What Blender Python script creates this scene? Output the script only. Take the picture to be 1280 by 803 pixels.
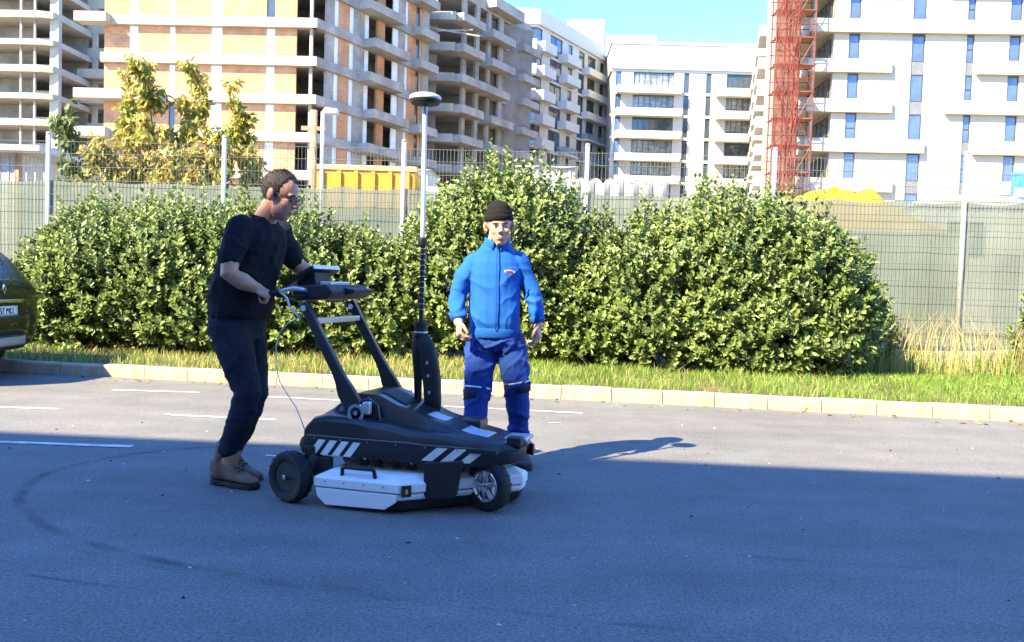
import bpy, bmesh, math, random
import numpy as np
from mathutils import Matrix, Vector, Euler, noise as mnoise
R = math.radians
random.seed(7); RNG = np.random.default_rng(11)
scene = bpy.context.scene
for o in list(bpy.data.objects): bpy.data.objects.remove(o)
COL = scene.collection

# ---------------------------------------------------------------- camera
CAM_H = 1.15; FOC = 1100.0; PITCH = 2.5; ROLL = 1.7
cam_d = bpy.data.cameras.new('camera'); cam = bpy.data.objects.new('camera', cam_d); COL.objects.link(cam)
cam_d.sensor_width = 36.0; cam_d.lens = 36.0*FOC/1280.0; cam_d.clip_start = 0.1; cam_d.clip_end = 2000
CAM_R = Matrix.Rotation(math.pi/2-R(PITCH), 3, 'X') @ Matrix.Rotation(R(ROLL), 3, 'Z')
cam.matrix_world = Matrix.Translation((0, 0, CAM_H)) @ CAM_R.to_4x4()
scene.camera = cam
scene.render.resolution_x = 1024; scene.render.resolution_y = 642
# ---------------------------------------------------------------- sky, sun, exposure
SUN_TO = Vector((-0.84, -0.75, 1.0)).normalized()
SUN_EL = math.asin(SUN_TO.z); SUN_AZ = math.atan2(SUN_TO.x, SUN_TO.y)
w = bpy.data.worlds.new('World'); scene.world = w; w.use_nodes = True
nt = w.node_tree; bg = nt.nodes['Background']
sky = nt.nodes.new('ShaderNodeTexSky'); sky.sky_type = 'NISHITA'; sky.sun_disc = False
sky.sun_elevation = SUN_EL; sky.sun_rotation = SUN_AZ % (2*math.pi)
sky.air_density = 1.0; sky.dust_density = 0.1; sky.ozone_density = 6.0
hs = nt.nodes.new('ShaderNodeHueSaturation'); hs.inputs['Hue'].default_value = .508; hs.inputs['Saturation'].default_value = 1.19; nt.links.new(sky.outputs[0], hs.inputs['Color'])
nt.links.new(hs.outputs[0], bg.inputs[0]); bg.inputs[1].default_value = 0.145
sd = bpy.data.lights.new('sun', 'SUN'); so = bpy.data.objects.new('sun', sd); COL.objects.link(so)
sd.energy = 3.7; sd.angle = R(0.45); sd.color = (1.0, 0.84, 0.50)
so.rotation_euler = SUN_TO.to_track_quat('Z', 'Y').to_euler(); so.location = (-30, -30, 40)
scene.view_settings.view_transform = 'Standard'; scene.view_settings.look = 'None'
scene.view_settings.exposure = 2.42; scene.view_settings.gamma = 1.0
scene.view_settings.use_curve_mapping = False

# ---------------------------------------------------------------- helpers
def at(px, py, Y):
    d = CAM_R @ Vector(((px-640)/FOC, -(py-401.5)/FOC, -1.0)); t = Y/d.y
    return Vector((d.x*t, Y, CAM_H+d.z*t))
def tag(o, label=None, cat=None, group=None, kind=None):
    if label: o['label'] = label
    if cat: o['category'] = cat
    if group: o['group'] = group
    if kind: o['kind'] = kind
    return o
def empty(name, loc=(0, 0, 0), rz=0.0, label=None, cat=None, group=None):
    o = bpy.data.objects.new(name, None); COL.objects.link(o); o.location = loc; o.rotation_euler = (0, 0, rz)
    o.empty_display_size = 0.1
    return tag(o, label, cat, group)
def link(name, me, parent=None, M=None):
    o = bpy.data.objects.new(name, me); COL.objects.link(o)
    if parent is not None: o.parent = parent
    if M is not None: o.matrix_local = M
    return o
def copy_tree(o, parent=None):
    c = o.copy(); COL.objects.link(c); c.parent = parent
    for ch in list(o.children): copy_tree(ch, c)
    return c
def fast_mesh(name, V, Fc, mat=None, smooth=False):
    V = np.ascontiguousarray(V, dtype=np.float32).reshape(-1, 3); Fc = np.ascontiguousarray(Fc, dtype=np.int32)
    n, k = Fc.shape; me = bpy.data.meshes.new(name)
    me.vertices.add(len(V)); me.vertices.foreach_set('co', V.ravel())
    me.loops.add(n*k); me.loops.foreach_set('vertex_index', Fc.ravel())
    me.polygons.add(n); me.polygons.foreach_set('loop_start', np.arange(0, n*k, k, dtype=np.int32))
    if smooth: me.polygons.foreach_set('use_smooth', np.ones(n, dtype=bool))
    me.update(calc_edges=True); me.validate()
    if mat: me.materials.append(mat)
    return me
class MB:
    """collects shapes, builds one mesh object"""
    def __init__(s, M=None): s.v = []; s.f = []; s.M = M
    def add(s, vs, fs):
        b = len(s.v)
        for p in vs:
            p = Vector(p); s.v.append(s.M @ p if s.M is not None else p)
        s.f += [tuple(i+b for i in f) for f in fs]; return s
    def box(s, x0, x1, y0, y1, z0, z1):
        return s.add([(x0,y0,z0),(x1,y0,z0),(x1,y1,z0),(x0,y1,z0),(x0,y0,z1),(x1,y0,z1),(x1,y1,z1),(x0,y1,z1)],
              [(0,3,2,1),(4,5,6,7),(0,1,5,4),(1,2,6,5),(2,3,7,6),(3,0,4,7)])
    def ring_tube(s, rings, caps=True, closed=False):
        n = len(rings[0]); vs = [p for r in rings for p in r]; fs = []
        m = len(rings)
        for i in range(m if closed else m-1):
            j = (i+1) % m
            for k in range(n): fs.append((i*n+k, i*n+(k+1)%n, j*n+(k+1)%n, j*n+k))
        if caps and not closed: fs.append(tuple(range(n-1,-1,-1))); fs.append(tuple((m-1)*n+k for k in range(n)))
        return s.add(vs, fs)
    def tube(s, pts, r, n=8, caps=True):
        pts = [Vector(p) for p in pts]; rs = r if isinstance(r, (list, tuple)) else [r]*len(pts)
        rings = []; up = None
        for i, p in enumerate(pts):
            t = (pts[min(i+1, len(pts)-1)]-pts[max(i-1, 0)]).normalized()
            if up is None: up = Vector((0,0,1)) if abs(t.z) < .9 else Vector((1,0,0))
            a = t.cross(up).normalized(); b = a.cross(t).normalized(); up = b
            rings.append([p+(a*math.cos(2*math.pi*k/n)+b*math.sin(2*math.pi*k/n))*rs[i] for k in range(n)])
        return s.ring_tube(rings, caps)
    def cyl(s, a, b, r, n=12): return s.tube([a, b], r, n)
    def bar(s, a, b, w, h):
        a = Vector(a); b = Vector(b); t = (b-a).normalized()
        up = Vector((0,0,1)) if abs(t.z) < .95 else Vector((0,1,0))
        x = t.cross(up).normalized()*w/2; y = x.cross(t).normalized()*h/2
        q = [(-1,-1),(1,-1),(1,1),(-1,1)]
        return s.ring_tube([[p+x*i+y*j for i, j in q] for p in (a, b)])
    def prism(s, poly, y0, y1):
        """poly in x,z ; extruded along y"""
        n = len(poly)
        vs = [(x, y0, z) for x, z in poly]+[(x, y1, z) for x, z in poly]
        fs = [tuple(range(n)), tuple(range(2*n-1, n-1, -1))]+[(i, n+i, n+(i+1)%n, (i+1)%n) for i in range(n)]
        return s.add(vs, fs)
    def slab(s, poly, z0, z1):
        n = len(poly)
        vs = [(x, y, z0) for x, y in poly]+[(x, y, z1) for x, y in poly]
        fs = [tuple(range(n-1,-1,-1)), tuple(range(n, 2*n))]+[(i, (i+1)%n, n+(i+1)%n, n+i) for i in range(n)]
        return s.add(vs, fs)
    def lathe(s, prof, n=24, axis='y', c=(0,0,0), closed=False):
        """prof: (axial, radius)"""
        rings = []
        for a, r in prof:
            ring = []
            for k in range(n):
                t = 2*math.pi*k/n; u, w_ = r*math.cos(t), r*math.sin(t)
                p = {'y': (u, a, w_), 'z': (u, w_, a), 'x': (a, u, w_)}[axis]
                ring.append((p[0]+c[0], p[1]+c[1], p[2]+c[2]))
            rings.append(ring)
        return s.ring_tube(rings, caps=not closed, closed=closed)
    def ell(s, c, r, rot=None, n=14, m=10):
        c = Vector(c); rings = []
        for i in range(m+1):
            a = math.pi*(i+.02 if i == 0 else (i-.02 if i == m else i))/m
            ring = []
            for k in range(n):
                t = 2*math.pi*k/n
                p = Vector((r[0]*math.sin(a)*math.cos(t), r[1]*math.sin(a)*math.sin(t), -r[2]*math.cos(a)))
                if rot is not None: p = rot @ p
                ring.append(c+p)
            rings.append(ring)
        return s.ring_tube(rings)
    def mesh(s, name, mat, smooth=False):
        me = bpy.data.meshes.new(name); me.from_pydata([tuple(p) for p in s.v], [], s.f); 
        bm = bmesh.new(); bm.from_mesh(me); bmesh.ops.recalc_face_normals(bm, faces=bm.faces); bm.to_mesh(me); bm.free()
        if smooth: me.polygons.foreach_set('use_smooth', [True]*len(me.polygons))
        if mat: me.materials.append(mat)
        me.update(); return me
    def build(s, name, mat, parent=None, smooth=False, bevel=0, seg=2, kind=None, auto=None):
        o = link(name, s.mesh(name, mat, smooth), parent)
        if bevel:
            b = o.modifiers.new('bevel', 'BEVEL'); b.width = bevel; b.segments = seg; b.limit_method = 'ANGLE'; b.angle_limit = R(35)
            b.harden_normals = False
        if auto is not None: o.data.set_sharp_from_angle(angle=R(auto))
        if kind: o['kind'] = kind
        return o

MATS = {}
def mat(name, col, rough=.7, metal=0., spec=.5, var=.12, vscale=3., bump=0., bscale=60., coat=0., fine=0., fscale=80., tint=None, alpha=None, sub=0., trans=0.):
    """procedural principled material: base colour broken by two noises, optional fine relief"""
    if name in MATS: return MATS[name]
    m = bpy.data.materials.new(name); m.use_nodes = True; t = m.node_tree; N = t.nodes; L = t.links
    b = N['Principled BSDF']; b.inputs['Roughness'].default_value = rough; b.inputs['Metallic'].default_value = metal
    b.inputs['Specular IOR Level'].default_value = spec; b.inputs['Coat Weight'].default_value = coat
    if sub: b.inputs['Subsurface Weight'].default_value = sub; b.inputs['Subsurface Radius'].default_value = (.02, .008, .004)
    tc = N.new('ShaderNodeTexCoord'); src = None
    rgb = N.new('ShaderNodeRGB'); rgb.outputs[0].default_value = (*col, 1); src = rgb.outputs[0]
    def vary(scale, amt, det, src):
        nz = N.new('ShaderNodeTexNoise'); nz.inputs['Scale'].default_value = scale; nz.inputs['Detail'].default_value = det
        L.new(tc.outputs['Object'], nz.inputs['Vector'])
        mr = N.new('ShaderNodeMapRange'); mr.inputs[1].default_value = .3; mr.inputs[2].default_value = .7
        mr.inputs[3].default_value = 1-amt; mr.inputs[4].default_value = 1+amt; L.new(nz.outputs[0], mr.inputs[0])
        mx = N.new('ShaderNodeMix'); mx.data_type = 'RGBA'; mx.blend_type = 'MULTIPLY'; mx.inputs[0].default_value = 1
        L.new(src, mx.inputs[6]); L.new(mr.outputs[0], mx.inputs[7]); return mx.outputs[2]
    if tint is not None:
        nz = N.new('ShaderNodeTexNoise'); nz.inputs['Scale'].default_value = vscale*.7; nz.inputs['Detail'].default_value = 5
        L.new(tc.outputs['Object'], nz.inputs['Vector'])
        mr = N.new('ShaderNodeMapRange'); mr.inputs[1].default_value = .42; mr.inputs[2].default_value = .65; L.new(nz.outputs[0], mr.inputs[0])
        mx = N.new('ShaderNodeMix'); mx.data_type = 'RGBA'; L.new(mr.outputs[0], mx.inputs[0]); L.new(src, mx.inputs[6]); mx.inputs[7].default_value = (*tint, 1); src = mx.outputs[2]
    if var: src = vary(vscale, var, 4, src)
    if fine: src = vary(fscale, fine, 2, src)
    L.new(src, b.inputs['Base Color'])
    if bump:
        nz = N.new('ShaderNodeTexNoise'); nz.inputs['Scale'].default_value = bscale; nz.inputs['Detail'].default_value = 4
        L.new(tc.outputs['Object'], nz.inputs['Vector']); bp = N.new('ShaderNodeBump'); bp.inputs['Strength'].default_value = bump; bp.inputs['Distance'].default_value = .01
        L.new(nz.outputs[0], bp.inputs['Height']); L.new(bp.outputs[0], b.inputs['Normal'])
    if alpha is not None or trans:
        out = N['Material Output']
        if trans:
            tr = N.new('ShaderNodeBsdfTranslucent'); L.new(src, tr.inputs[0]); ms = N.new('ShaderNodeMixShader'); ms.inputs[0].default_value = trans
            L.new(b.outputs[0], ms.inputs[1]); L.new(tr.outputs[0], ms.inputs[2]); L.new(ms.outputs[0], out.inputs[0])
        else:
            tr = N.new('ShaderNodeBsdfTransparent'); ms = N.new('ShaderNodeMixShader'); ms.inputs[0].default_value = alpha
            L.new(tr.outputs[0], ms.inputs[1]); L.new(b.outputs[0], ms.inputs[2]); L.new(ms.outputs[0], out.inputs[0])
    MATS[name] = m; return m
def leafmat(name, c1, c2, trans=.25, rough=.42, spec=.5):
    """leaf colour chosen per leaf (mesh island) between two greens"""
    m = bpy.data.materials.new(name); m.use_nodes = True; t = m.node_tree; N = t.nodes; L = t.links
    b = N['Principled BSDF']; b.inputs['Roughness'].default_value = rough; b.inputs['Specular IOR Level'].default_value = spec
    g = N.new('ShaderNodeNewGeometry'); mx = N.new('ShaderNodeMix'); mx.data_type = 'RGBA'
    tc = N.new('ShaderNodeTexCoord'); nz = N.new('ShaderNodeTexNoise'); nz.inputs['Scale'].default_value = 1.7; nz.inputs['Detail'].default_value = 3; L.new(tc.outputs['Object'], nz.inputs['Vector'])
    ma = N.new('ShaderNodeMapRange'); ma.inputs[1].default_value = .3; ma.inputs[2].default_value = .7; ma.inputs[3].default_value = -.28; ma.inputs[4].default_value = .28; L.new(nz.outputs[0], ma.inputs[0])
    ad = N.new('ShaderNodeMath'); ad.operation = 'ADD'; ad.use_clamp = True; L.new(g.outputs['Random Per Island'], ad.inputs[0]); L.new(ma.outputs[0], ad.inputs[1])
    L.new(ad.outputs[0], mx.inputs[0]); mx.inputs[6].default_value = (*c1, 1); mx.inputs[7].default_value = (*c2, 1)
    L.new(mx.outputs[2], b.inputs['Base Color'])
    tr = N.new('ShaderNodeBsdfTranslucent'); L.new(mx.outputs[2], tr.inputs[0]); ms = N.new('ShaderNodeMixShader'); ms.inputs[0].default_value = trans
    L.new(b.outputs[0], ms.inputs[1]); L.new(tr.outputs[0], ms.inputs[2]); L.new(ms.outputs[0], N['Material Output'].inputs[0])
    return m
def glassmat(name, col, metal=.35, rough=.06):
    m = mat(name, col, rough, metal, .8, .25, .8)
    return m
# ================================================================ GROUND
KERB_A = Vector((-4.407, 9.506, 0)); KERB_D = Vector((9.171, -1.405, 0)).normalized(); KERB_N = Vector((-KERB_D.y, KERB_D.x, 0))
def kerb_pt(s, n=0., z=0.): p = KERB_A+KERB_D*s+KERB_N*n; return Vector((p.x, p.y, z))
def asphalt_mat():
    m = bpy.data.materials.new('asphalt'); m.use_nodes = True; t = m.node_tree; N = t.nodes; L = t.links
    b = N['Principled BSDF']; b.inputs['Roughness'].default_value = .82; b.inputs['Specular IOR Level'].default_value = .35
    tc = N.new('ShaderNodeTexCoord')
    def nz(scale, det, vec=None, rough=.55):
        n = N.new('ShaderNodeTexNoise'); n.inputs['Scale'].default_value = scale; n.inputs['Detail'].default_value = det; n.inputs['Roughness'].default_value = rough
        L.new(vec if vec else tc.outputs['Object'], n.inputs['Vector']); return n.outputs[0]
    def rng(o, a, b_, c, d):
        r = N.new('ShaderNodeMapRange'); r.inputs[1].default_value = a; r.inputs[2].default_value = b_; r.inputs[3].default_value = c; r.inputs[4].default_value = d
        L.new(o, r.inputs[0]); return r.outputs[0]
    def mul(a, b_):
        k = N.new('ShaderNodeMath'); k.operation = 'MULTIPLY'; L.new(a, k.inputs[0]); L.new(b_, k.inputs[1]); return k.outputs[0]
    mp = N.new('ShaderNodeMapping'); mp.inputs['Rotation'].default_value = (0, 0, R(12)); mp.inputs['Scale'].default_value = (.25, 2.2, 1); L.new(tc.outputs['Object'], mp.inputs[0])
    big = rng(nz(.35, 4), .3, .7, .86, 1.14)
    mid = rng(nz(2.2, 8, rough=.72), .3, .7, .84, 1.14)
    streak = rng(nz(1.1, 5, mp.outputs[0], .6), .3, .72, 1.08, .86)
    fine = rng(nz(80, 4), .3, .7, .62, 1.38)
    grit = rng(nz(260, 2), .35, .65, .8, 1.25)
    vs = N.new('ShaderNodeTexVoronoi'); vs.inputs['Scale'].default_value = 130; L.new(tc.outputs['Object'], vs.inputs['Vector'])
    sx = N.new('ShaderNodeSeparateColor'); L.new(vs.outputs['Color'], sx.inputs[0]); stone = rng(sx.outputs[0], 0, 1, .86, 1.14)
    v = mul(mul(mul(big, mid), streak), mul(mul(fine, grit), stone))
    c = N.new('ShaderNodeMix'); c.data_type = 'RGBA'; c.blend_type = 'MULTIPLY'; c.inputs[0].default_value = 1
    c.inputs[6].default_value = (.155, .150, .146, 1); L.new(v, c.inputs[7])
    # pale stone chips
    vo = N.new('ShaderNodeTexVoronoi'); vo.inputs['Scale'].default_value = 55; L.new(tc.outputs['Object'], vo.inputs['Vector'])
    chip = mul(rng(vo.outputs['Distance'], .10, .16, 1, 0), rng(nz(14, 2), .60, .66, 0, 1))
    c2 = N.new('ShaderNodeMix'); c2.data_type = 'RGBA'; L.new(chip, c2.inputs[0]); L.new(c.outputs[2], c2.inputs[6]); c2.inputs[7].default_value = (.27, .26, .24, 1)
    L.new(c2.outputs[2], b.inputs['Base Color'])
    bp = N.new('ShaderNodeBump'); bp.inputs['Strength'].default_value = .55; bp.inputs['Distance'].default_value = .004; L.new(nz(150, 4), bp.inputs['Height']); L.new(bp.outputs[0], b.inputs['Normal'])
    return m
M_ASPH = asphalt_mat()
M_PAINT = mat('road_paint', (.62, .61, .58), .7, var=.12, vscale=9, fine=.25, fscale=70, tint=(.36, .35, .34))
M_SOIL = mat('soil', (.15, .105, .06), .95, var=.3, vscale=1.5, bump=.6, bscale=12, tint=(.09, .085, .03))
M_DIRT = mat('site_dirt', (.30, .25, .18), .95, var=.25, vscale=.25, bump=.4, bscale=3)
M_KERB = mat('kerb_concrete', (.45,.395,.305), .9, var=.22, vscale=3, bump=.7, bscale=60, fine=.18, fscale=90, tint=(.27,.225,.165))
def sheet(name, pts, z, m, kind='structure', parent=None):
    me = bpy.data.meshes.new(name); me.from_pydata([(p[0], p[1], z) for p in pts], [], [tuple(range(len(pts)))]); me.materials.append(m)
    o = link(name, me, parent)
    if kind: o['kind'] = kind
    return o
sheet('ground', [(-700,-300),(700,-300),(700,900),(-700,900)], -.012, M_DIRT)
a, b_ = kerb_pt(-60, 0.02), kerb_pt(60, 0.02)
road = sheet('road', [(-70,-6.6),(70,-6.6),(b_.x, b_.y),(a.x, a.y)], 0, M_ASPH)
# raised verge behind the kerb (gently uneven soil)
gx, gn = 90, 16
V = []; 
for j in range(gn+1):
    for i in range(gx+1):
        s = -14+40*i/gx; n = .14+6.0*j/gn; p = kerb_pt(s, n)
        h = .10+.05*min(1, n/1.5)+.03*mnoise.noise((p.x*.9, p.y*.9, 0))
        h -= .12*max(0, min(1, (n-2.2)/1.2))
        V.append((p.x, p.y, h))
Fq = [(j*(gx+1)+i, j*(gx+1)+i+1, (j+1)*(gx+1)+i+1, (j+1)*(gx+1)+i) for j in range(gn) for i in range(gx)]
verge = link('verge', fast_mesh('verge', V, Fq, M_SOIL, True)); verge['kind'] = 'structure'
def verge_h(x, y):
    d = Vector((x, y, 0))-KERB_A; n = d.dot(KERB_N)
    h = .10+.05*max(0, min(1, n/1.5))+.03*mnoise.noise((x*.9, y*.9, 0))
    h -= .12*max(0, min(1, (n-2.2)/1.2))
    return h
# kerb: single stones
kerb = empty('kerb', kerb_pt(0)); kerb['kind'] = 'structure'; kerb.rotation_euler = (0, 0, math.atan2(KERB_D.y, KERB_D.x))
ks = []
for k in range(4):
    mb = MB(); L_ = .492
    mb.prism([(0, -.05), (0, .112), (.015, .125), (.13, .127), (.145, .115), (.145, -.05)], 0, L_)
    mb2 = MB(Matrix(((0,1,0,0),(1,0,0,0),(0,0,1,0),(0,0,0,1))) ); mb2.add(mb.v, mb.f)
    me = mb2.mesh('kerb_stone', M_KERB)
    for v in me.vertices: v.co += Vector((0, mnoise.noise(v.co*7+Vector((k*9, 0, 0)))*.004, mnoise.noise(v.co*5+Vector((0, k*9, 0)))*.005))
    ks.append(me)
s0 = -13.02
for i in range(62):
    o = link('kerb_stone', ks[i % 4], kerb, Matrix.Translation((s0+i*.5, random.uniform(-.006, .006), random.uniform(-.006, .004))))
# painted bay lines, worn
def line(p0, p1, wd=.055, name='painted_line'):
    p0 = Vector((*p0, 0)); p1 = Vector((*p1, 0)); d = (p1-p0); n = Vector((-d.y, d.x, 0)).normalized()*wd/2; K = max(6, int(d.length*14)); V = []; Fq = []
    for i in range(K+1):
        q = p0+d*i/K; e = 1+.10*mnoise.noise((q.x*6, q.y*6, 3)); V += [q+n*e, q-n*e]
        if i < K: Fq.append((2*i, 2*i+1, 2*i+3, 2*i+2))
    for v in V: v.z = .004
    return link(name, fast_mesh(name, [tuple(v) for v in V], Fq, M_PAINT), road)
for p0, p1, wd in [((-3.83,8.44),(-2.99,8.44),.06),((-6.0,7.25),(-3.69,7.18),.06),((-2.78,7.06),(-1.86,6.97),.06),((-5.0,5.80),(-2.465,5.725),.075),
    ((-2.40,8.30),(-1.3,8.15),.055),((-.6,8.0),(.654,7.828),.055),((-1.545,5.575),(-1.44,5.555),.03),((.322,7.235),(.43,7.24),.025),((-8.2,8.75),(-5.35,8.62),.06)]:
    line(p0, p1, wd)
# dark tyre arc and old scuffs
def darkmark():
    m = bpy.data.materials.new('tyre_mark'); m.use_nodes = True; t = m.node_tree; N = t.nodes; L = t.links
    b = N['Principled BSDF']; b.inputs['Base Color'].default_value = (.03, .03, .032, 1); b.inputs['Roughness'].default_value = .8
    tc = N.new('ShaderNodeTexCoord'); nz = N.new('ShaderNodeTexNoise'); nz.inputs['Scale'].default_value = 5; nz.inputs['Detail'].default_value = 7; L.new(tc.outputs['Object'], nz.inputs['Vector'])
    uv = N.new('ShaderNodeAttribute'); uv.attribute_name = 'wear'
    mr = N.new('ShaderNodeMapRange'); mr.inputs[1].default_value = .35; mr.inputs[2].default_value = .7; mr.inputs[3].default_value = 0; mr.inputs[4].default_value = 1; L.new(nz.outputs[0], mr.inputs[0])
    k = N.new('ShaderNodeMath'); k.operation = 'MULTIPLY'; L.new(mr.outputs[0], k.inputs[0]); L.new(uv.outputs['Fac'], k.inputs[1])
    tr = N.new('ShaderNodeBsdfTransparent'); ms = N.new('ShaderNodeMixShader'); L.new(k.outputs[0], ms.inputs[0]); L.new(tr.outputs[0], ms.inputs[1]); L.new(b.outputs[0], ms.inputs[2])
    L.new(ms.outputs[0], N['Material Output'].inputs[0]); return m
M_MARK = darkmark()
def mark(pts, wd, strength=1., z=.003):
    # smooth polyline (Catmull-Rom), soft edges through the wear attribute
    P = [Vector((*p, 0)) for p in pts]; Q = []
    for i in range(len(P)-1):
        p0, p1, p2, p3 = P[max(i-1, 0)], P[i], P[i+1], P[min(i+2, len(P)-1)]
        for k in range(10):
            t = k/10; Q.append(.5*((2*p1)+(p2-p0)*t+(2*p0-5*p1+4*p2-p3)*t*t+(3*p1-p0-3*p2+p3)*t**3))
    Q.append(P[-1]); V = []; W = []; Fq = []; C = [-1, -.55, 0, .55, 1]; cw = [0, .55, .8, .55, 0]
    for i, q in enumerate(Q):
        t = (Q[min(i+1, len(Q)-1)]-Q[max(i-1, 0)]).normalized(); n = Vector((-t.y, t.x, 0)); e = min(1, i/8, (len(Q)-1-i)/8)
        for c, ww in zip(C, cw): V.append(tuple(q+n*c*wd/2+Vector((0,0,z)))); W.append(ww*e*strength)
        if i:
            for k in range(4): b = (i-1)*5+k; Fq.append((b, b+1, b+6, b+5))
    me = fast_mesh('tyre_mark', V, Fq, M_MARK); at_ = me.attributes.new('wear', 'FLOAT', 'POINT'); at_.data.foreach_set('value', np.array(W, dtype=np.float32))
    return link('tyre_mark', me, road)
mark([(-.9,5.98),(-1.5,5.93),(-2.033,5.763),(-2.405,5.413),(-2.585,4.907),(-2.416,4.325),(-2.035,3.866),(-1.578,3.561),(-1.01,3.316),(-.2,3.1)], .075, .5)
mark([(-2.1,3.75),(-1.4,3.4),(-.6,3.16),(.4,2.95),(1.1,2.82)],   .05, .3)
mark([(-2.0,3.32),(-1.6,3.2),(-1.25,3.12)], .035, .6)
mark([(-1.5,2.62),(-.9,2.5),(-.2,2.46),(.5,2.36)], .05, .35)
mark([(.5,3.9),(1.3,3.7),(2.2,3.62),(2.9,3.5)], .06, .2); mark([(1.2,3.0),(1.9,2.95),(2.6,2.82)], .05, .2)
# scattered crumbs of litter and grit on the tarmac
V = []; Fq = []
for i in range(150):
    x, y = random.uniform(-4.5, 4.5), random.uniform(2.3, 7.8); r = random.choice([.002, .003, .003, .004, .005, .008]); b = len(V); a = random.random()*6
    for k in range(4): V.append((x+r*1.6*math.cos(a+k*1.57)*random.uniform(.6, 1.1), y+r*math.sin(a+k*1.57), .002))
    V.append((x, y, .002+r*.8)); Fq += [(b+k, b+(k+1)%4, b+4) for k in range(4)]
tag(link('grit', fast_mesh('grit', V, Fq, mat('pale_grit', (.5,.49,.46), .9)), None), 'pale specks of grit and litter strewn on the tarmac', 'grit', kind='stuff')

V = []; Fq = []
for i in range(60):
    x, y = random.uniform(-4.5, 4.5), random.uniform(2.6, 7.0); r = random.choice([.004, .006, .009]); b = len(V); a = random.random()*6
    for k in range(4): V.append((x+r*1.5*math.cos(a+k*1.57)*random.uniform(.6, 1.1), y+r*math.sin(a+k*1.57), .002))
    V.append((x, y, .002+r*.8)); Fq += [(b+k, b+(k+1)%4, b+4) for k in range(4)]
tag(link('dark_crumbs', fast_mesh('dark_crumbs', V, Fq, mat('dark_crumb', (.02,.02,.02), .9)), None), 'dark crumbs of dirt strewn on the tarmac', 'dirt', kind='stuff')
# ================================================================ FENCE
M_GALV = mat('galvanised_steel', (.62,.63,.64), .42, .55, var=.1, vscale=6, fine=.08)
M_WIRE = mat('fence_wire', (.17,.18,.17), .6, .1)
M_NET = mat('privacy_net', (.165,.205,.190), .9, var=.16, vscale=1.1, fine=.2, fscale=150, alpha=.88, tint=(.12,.15,.138))
M_PLINTH = mat('plinth_concrete', (.46,.42,.35), .92, var=.2, vscale=2.5, bump=.4, bscale=40, tint=(.34,.32,.27))
FA = Vector((-7.2, 13.62, 0)); FB = Vector((6.55, 12.92, 0)); FD = (FB-FA).normalized(); SP = (FB-FA).length/5
fence = empty('mesh_fence', FA+Vector((0,0,.1)), math.atan2(FD.y, FD.x), 'tall welded wire fence with steel posts and torn green grey netting behind the hedges', 'fence')
mp_ = MB(); mp_.tube([(0,0,0),(0,0,3.12)], .036, 10); mp_.tube([(0,0,3.12),(0,0,3.15)], [.040,.030], 10)
pm = mp_.mesh('post', M_GALV, True)
mw = MB()
for i in range(1, 50):
    x = .0+SP*i/50; mw.tube([(x,-.045,.34),(x,-.045,3.02)], .0032, 4, False)
for z in [.36,.56,.76,1.0,1.25,1.5,1.75,2.0,2.2,2.42,2.62,2.82,3.0]: mw.tube([(.03,-.050,z),(SP-.03,-.050,z)], .0040, 4, False)
wm = mw.mesh('wire_panel', M_WIRE)
def net_mesh(seed):
    nx, nz_ = 26, 14; V = []; Fq = []
    for j in range(nz_+1):
        for i in range(nx+1):
            x = SP*i/nx; z = .3+(2.12)*j/nz_
            y = -.012+.010*mnoise.noise((x*2.5+seed*7, z*1.2, seed))+.004*math.sin(z*24)
            if j == nz_: z += -.035*abs(math.sin(math.pi*i/nx*3))+.02*mnoise.noise((x*3, seed, 5))
            V.append((x, y, z))
    for j in range(nz_):
        for i in range(nx): Fq.append((j*(nx+1)+i, j*(nx+1)+i+1, (j+1)*(nx+1)+i+1, (j+1)*(nx+1)+i))
    return fast_mesh('netting', V, Fq, M_NET, True)
nets = [net_mesh(k) for k in range(3)]
for i in range(-3, 9):
    link('post', pm, fence, Matrix.Translation((SP*i, 0, 0)))
    if i < 8:
        o = link('wire_panel', wm, fence, Matrix.Translation((SP*i, 0, 0))); o['kind'] = 'stuff'
        link('netting', nets[i % 3], fence, Matrix.Translation((SP*i, .03, 0)))
plinth = empty('plinth_wall', FA, math.atan2(FD.y, FD.x), 'low weathered concrete plinth under the fence beside the dry grass', 'wall')
mb = MB(); mb.box(.01, SP/2-.01, -.10, .10, -.05, .33); plm = mb.mesh('concrete_panel', M_PLINTH)
for i in range(-6, 16):
    o = link('concrete_panel', plm, plinth, Matrix.Translation((SP/2*i, random.uniform(-.008, .008), random.uniform(-.012, .01))))
# ================================================================ BUILDINGS
M_WHITE = mat('white_render', (.54,.52,.48), .85, var=.04, vscale=.3, fine=.03, fscale=8)
M_CREAM = mat('cream_render', (.40,.365,.295), .85, var=.04, vscale=.25, fine=.03, fscale=8)
M_CONC = mat('raw_concrete', (.34,.32,.29), .92, var=.16, vscale=.7, fine=.10, fscale=6, tint=(.25,.235,.215))
M_CONCD = mat('raw_concrete_worn', (.30,.29,.27), .92, var=.18, vscale=.6, fine=.12, fscale=6, tint=(.21,.20,.19))
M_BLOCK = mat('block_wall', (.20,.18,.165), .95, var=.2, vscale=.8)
M_FRAME = mat('dark_window_frame', (.05,.052,.055), .5)
M_GPAN = mat('grey_panel', (.16,.165,.17), .5)
M_GLASS = glassmat('window_glass', (.11,.15,.22))
M_GLASSD = glassmat('dark_window_glass', (.06,.08,.09), .2)
M_GLASSL = mat('curtained_glass', (.22,.23,.22), .12, .1, .7, .55, .55, fine=.3, fscale=2.2)
M_FOIL = mat('window_foil', (.72,.77,.82), .45, var=.08, vscale=2)
M_RAILG = mat('rail_glass', (.35,.42,.45), .1, .2, alpha=.5)
M_RAIL = mat('railing_steel', (.25,.26,.27), .5, .3)
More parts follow.
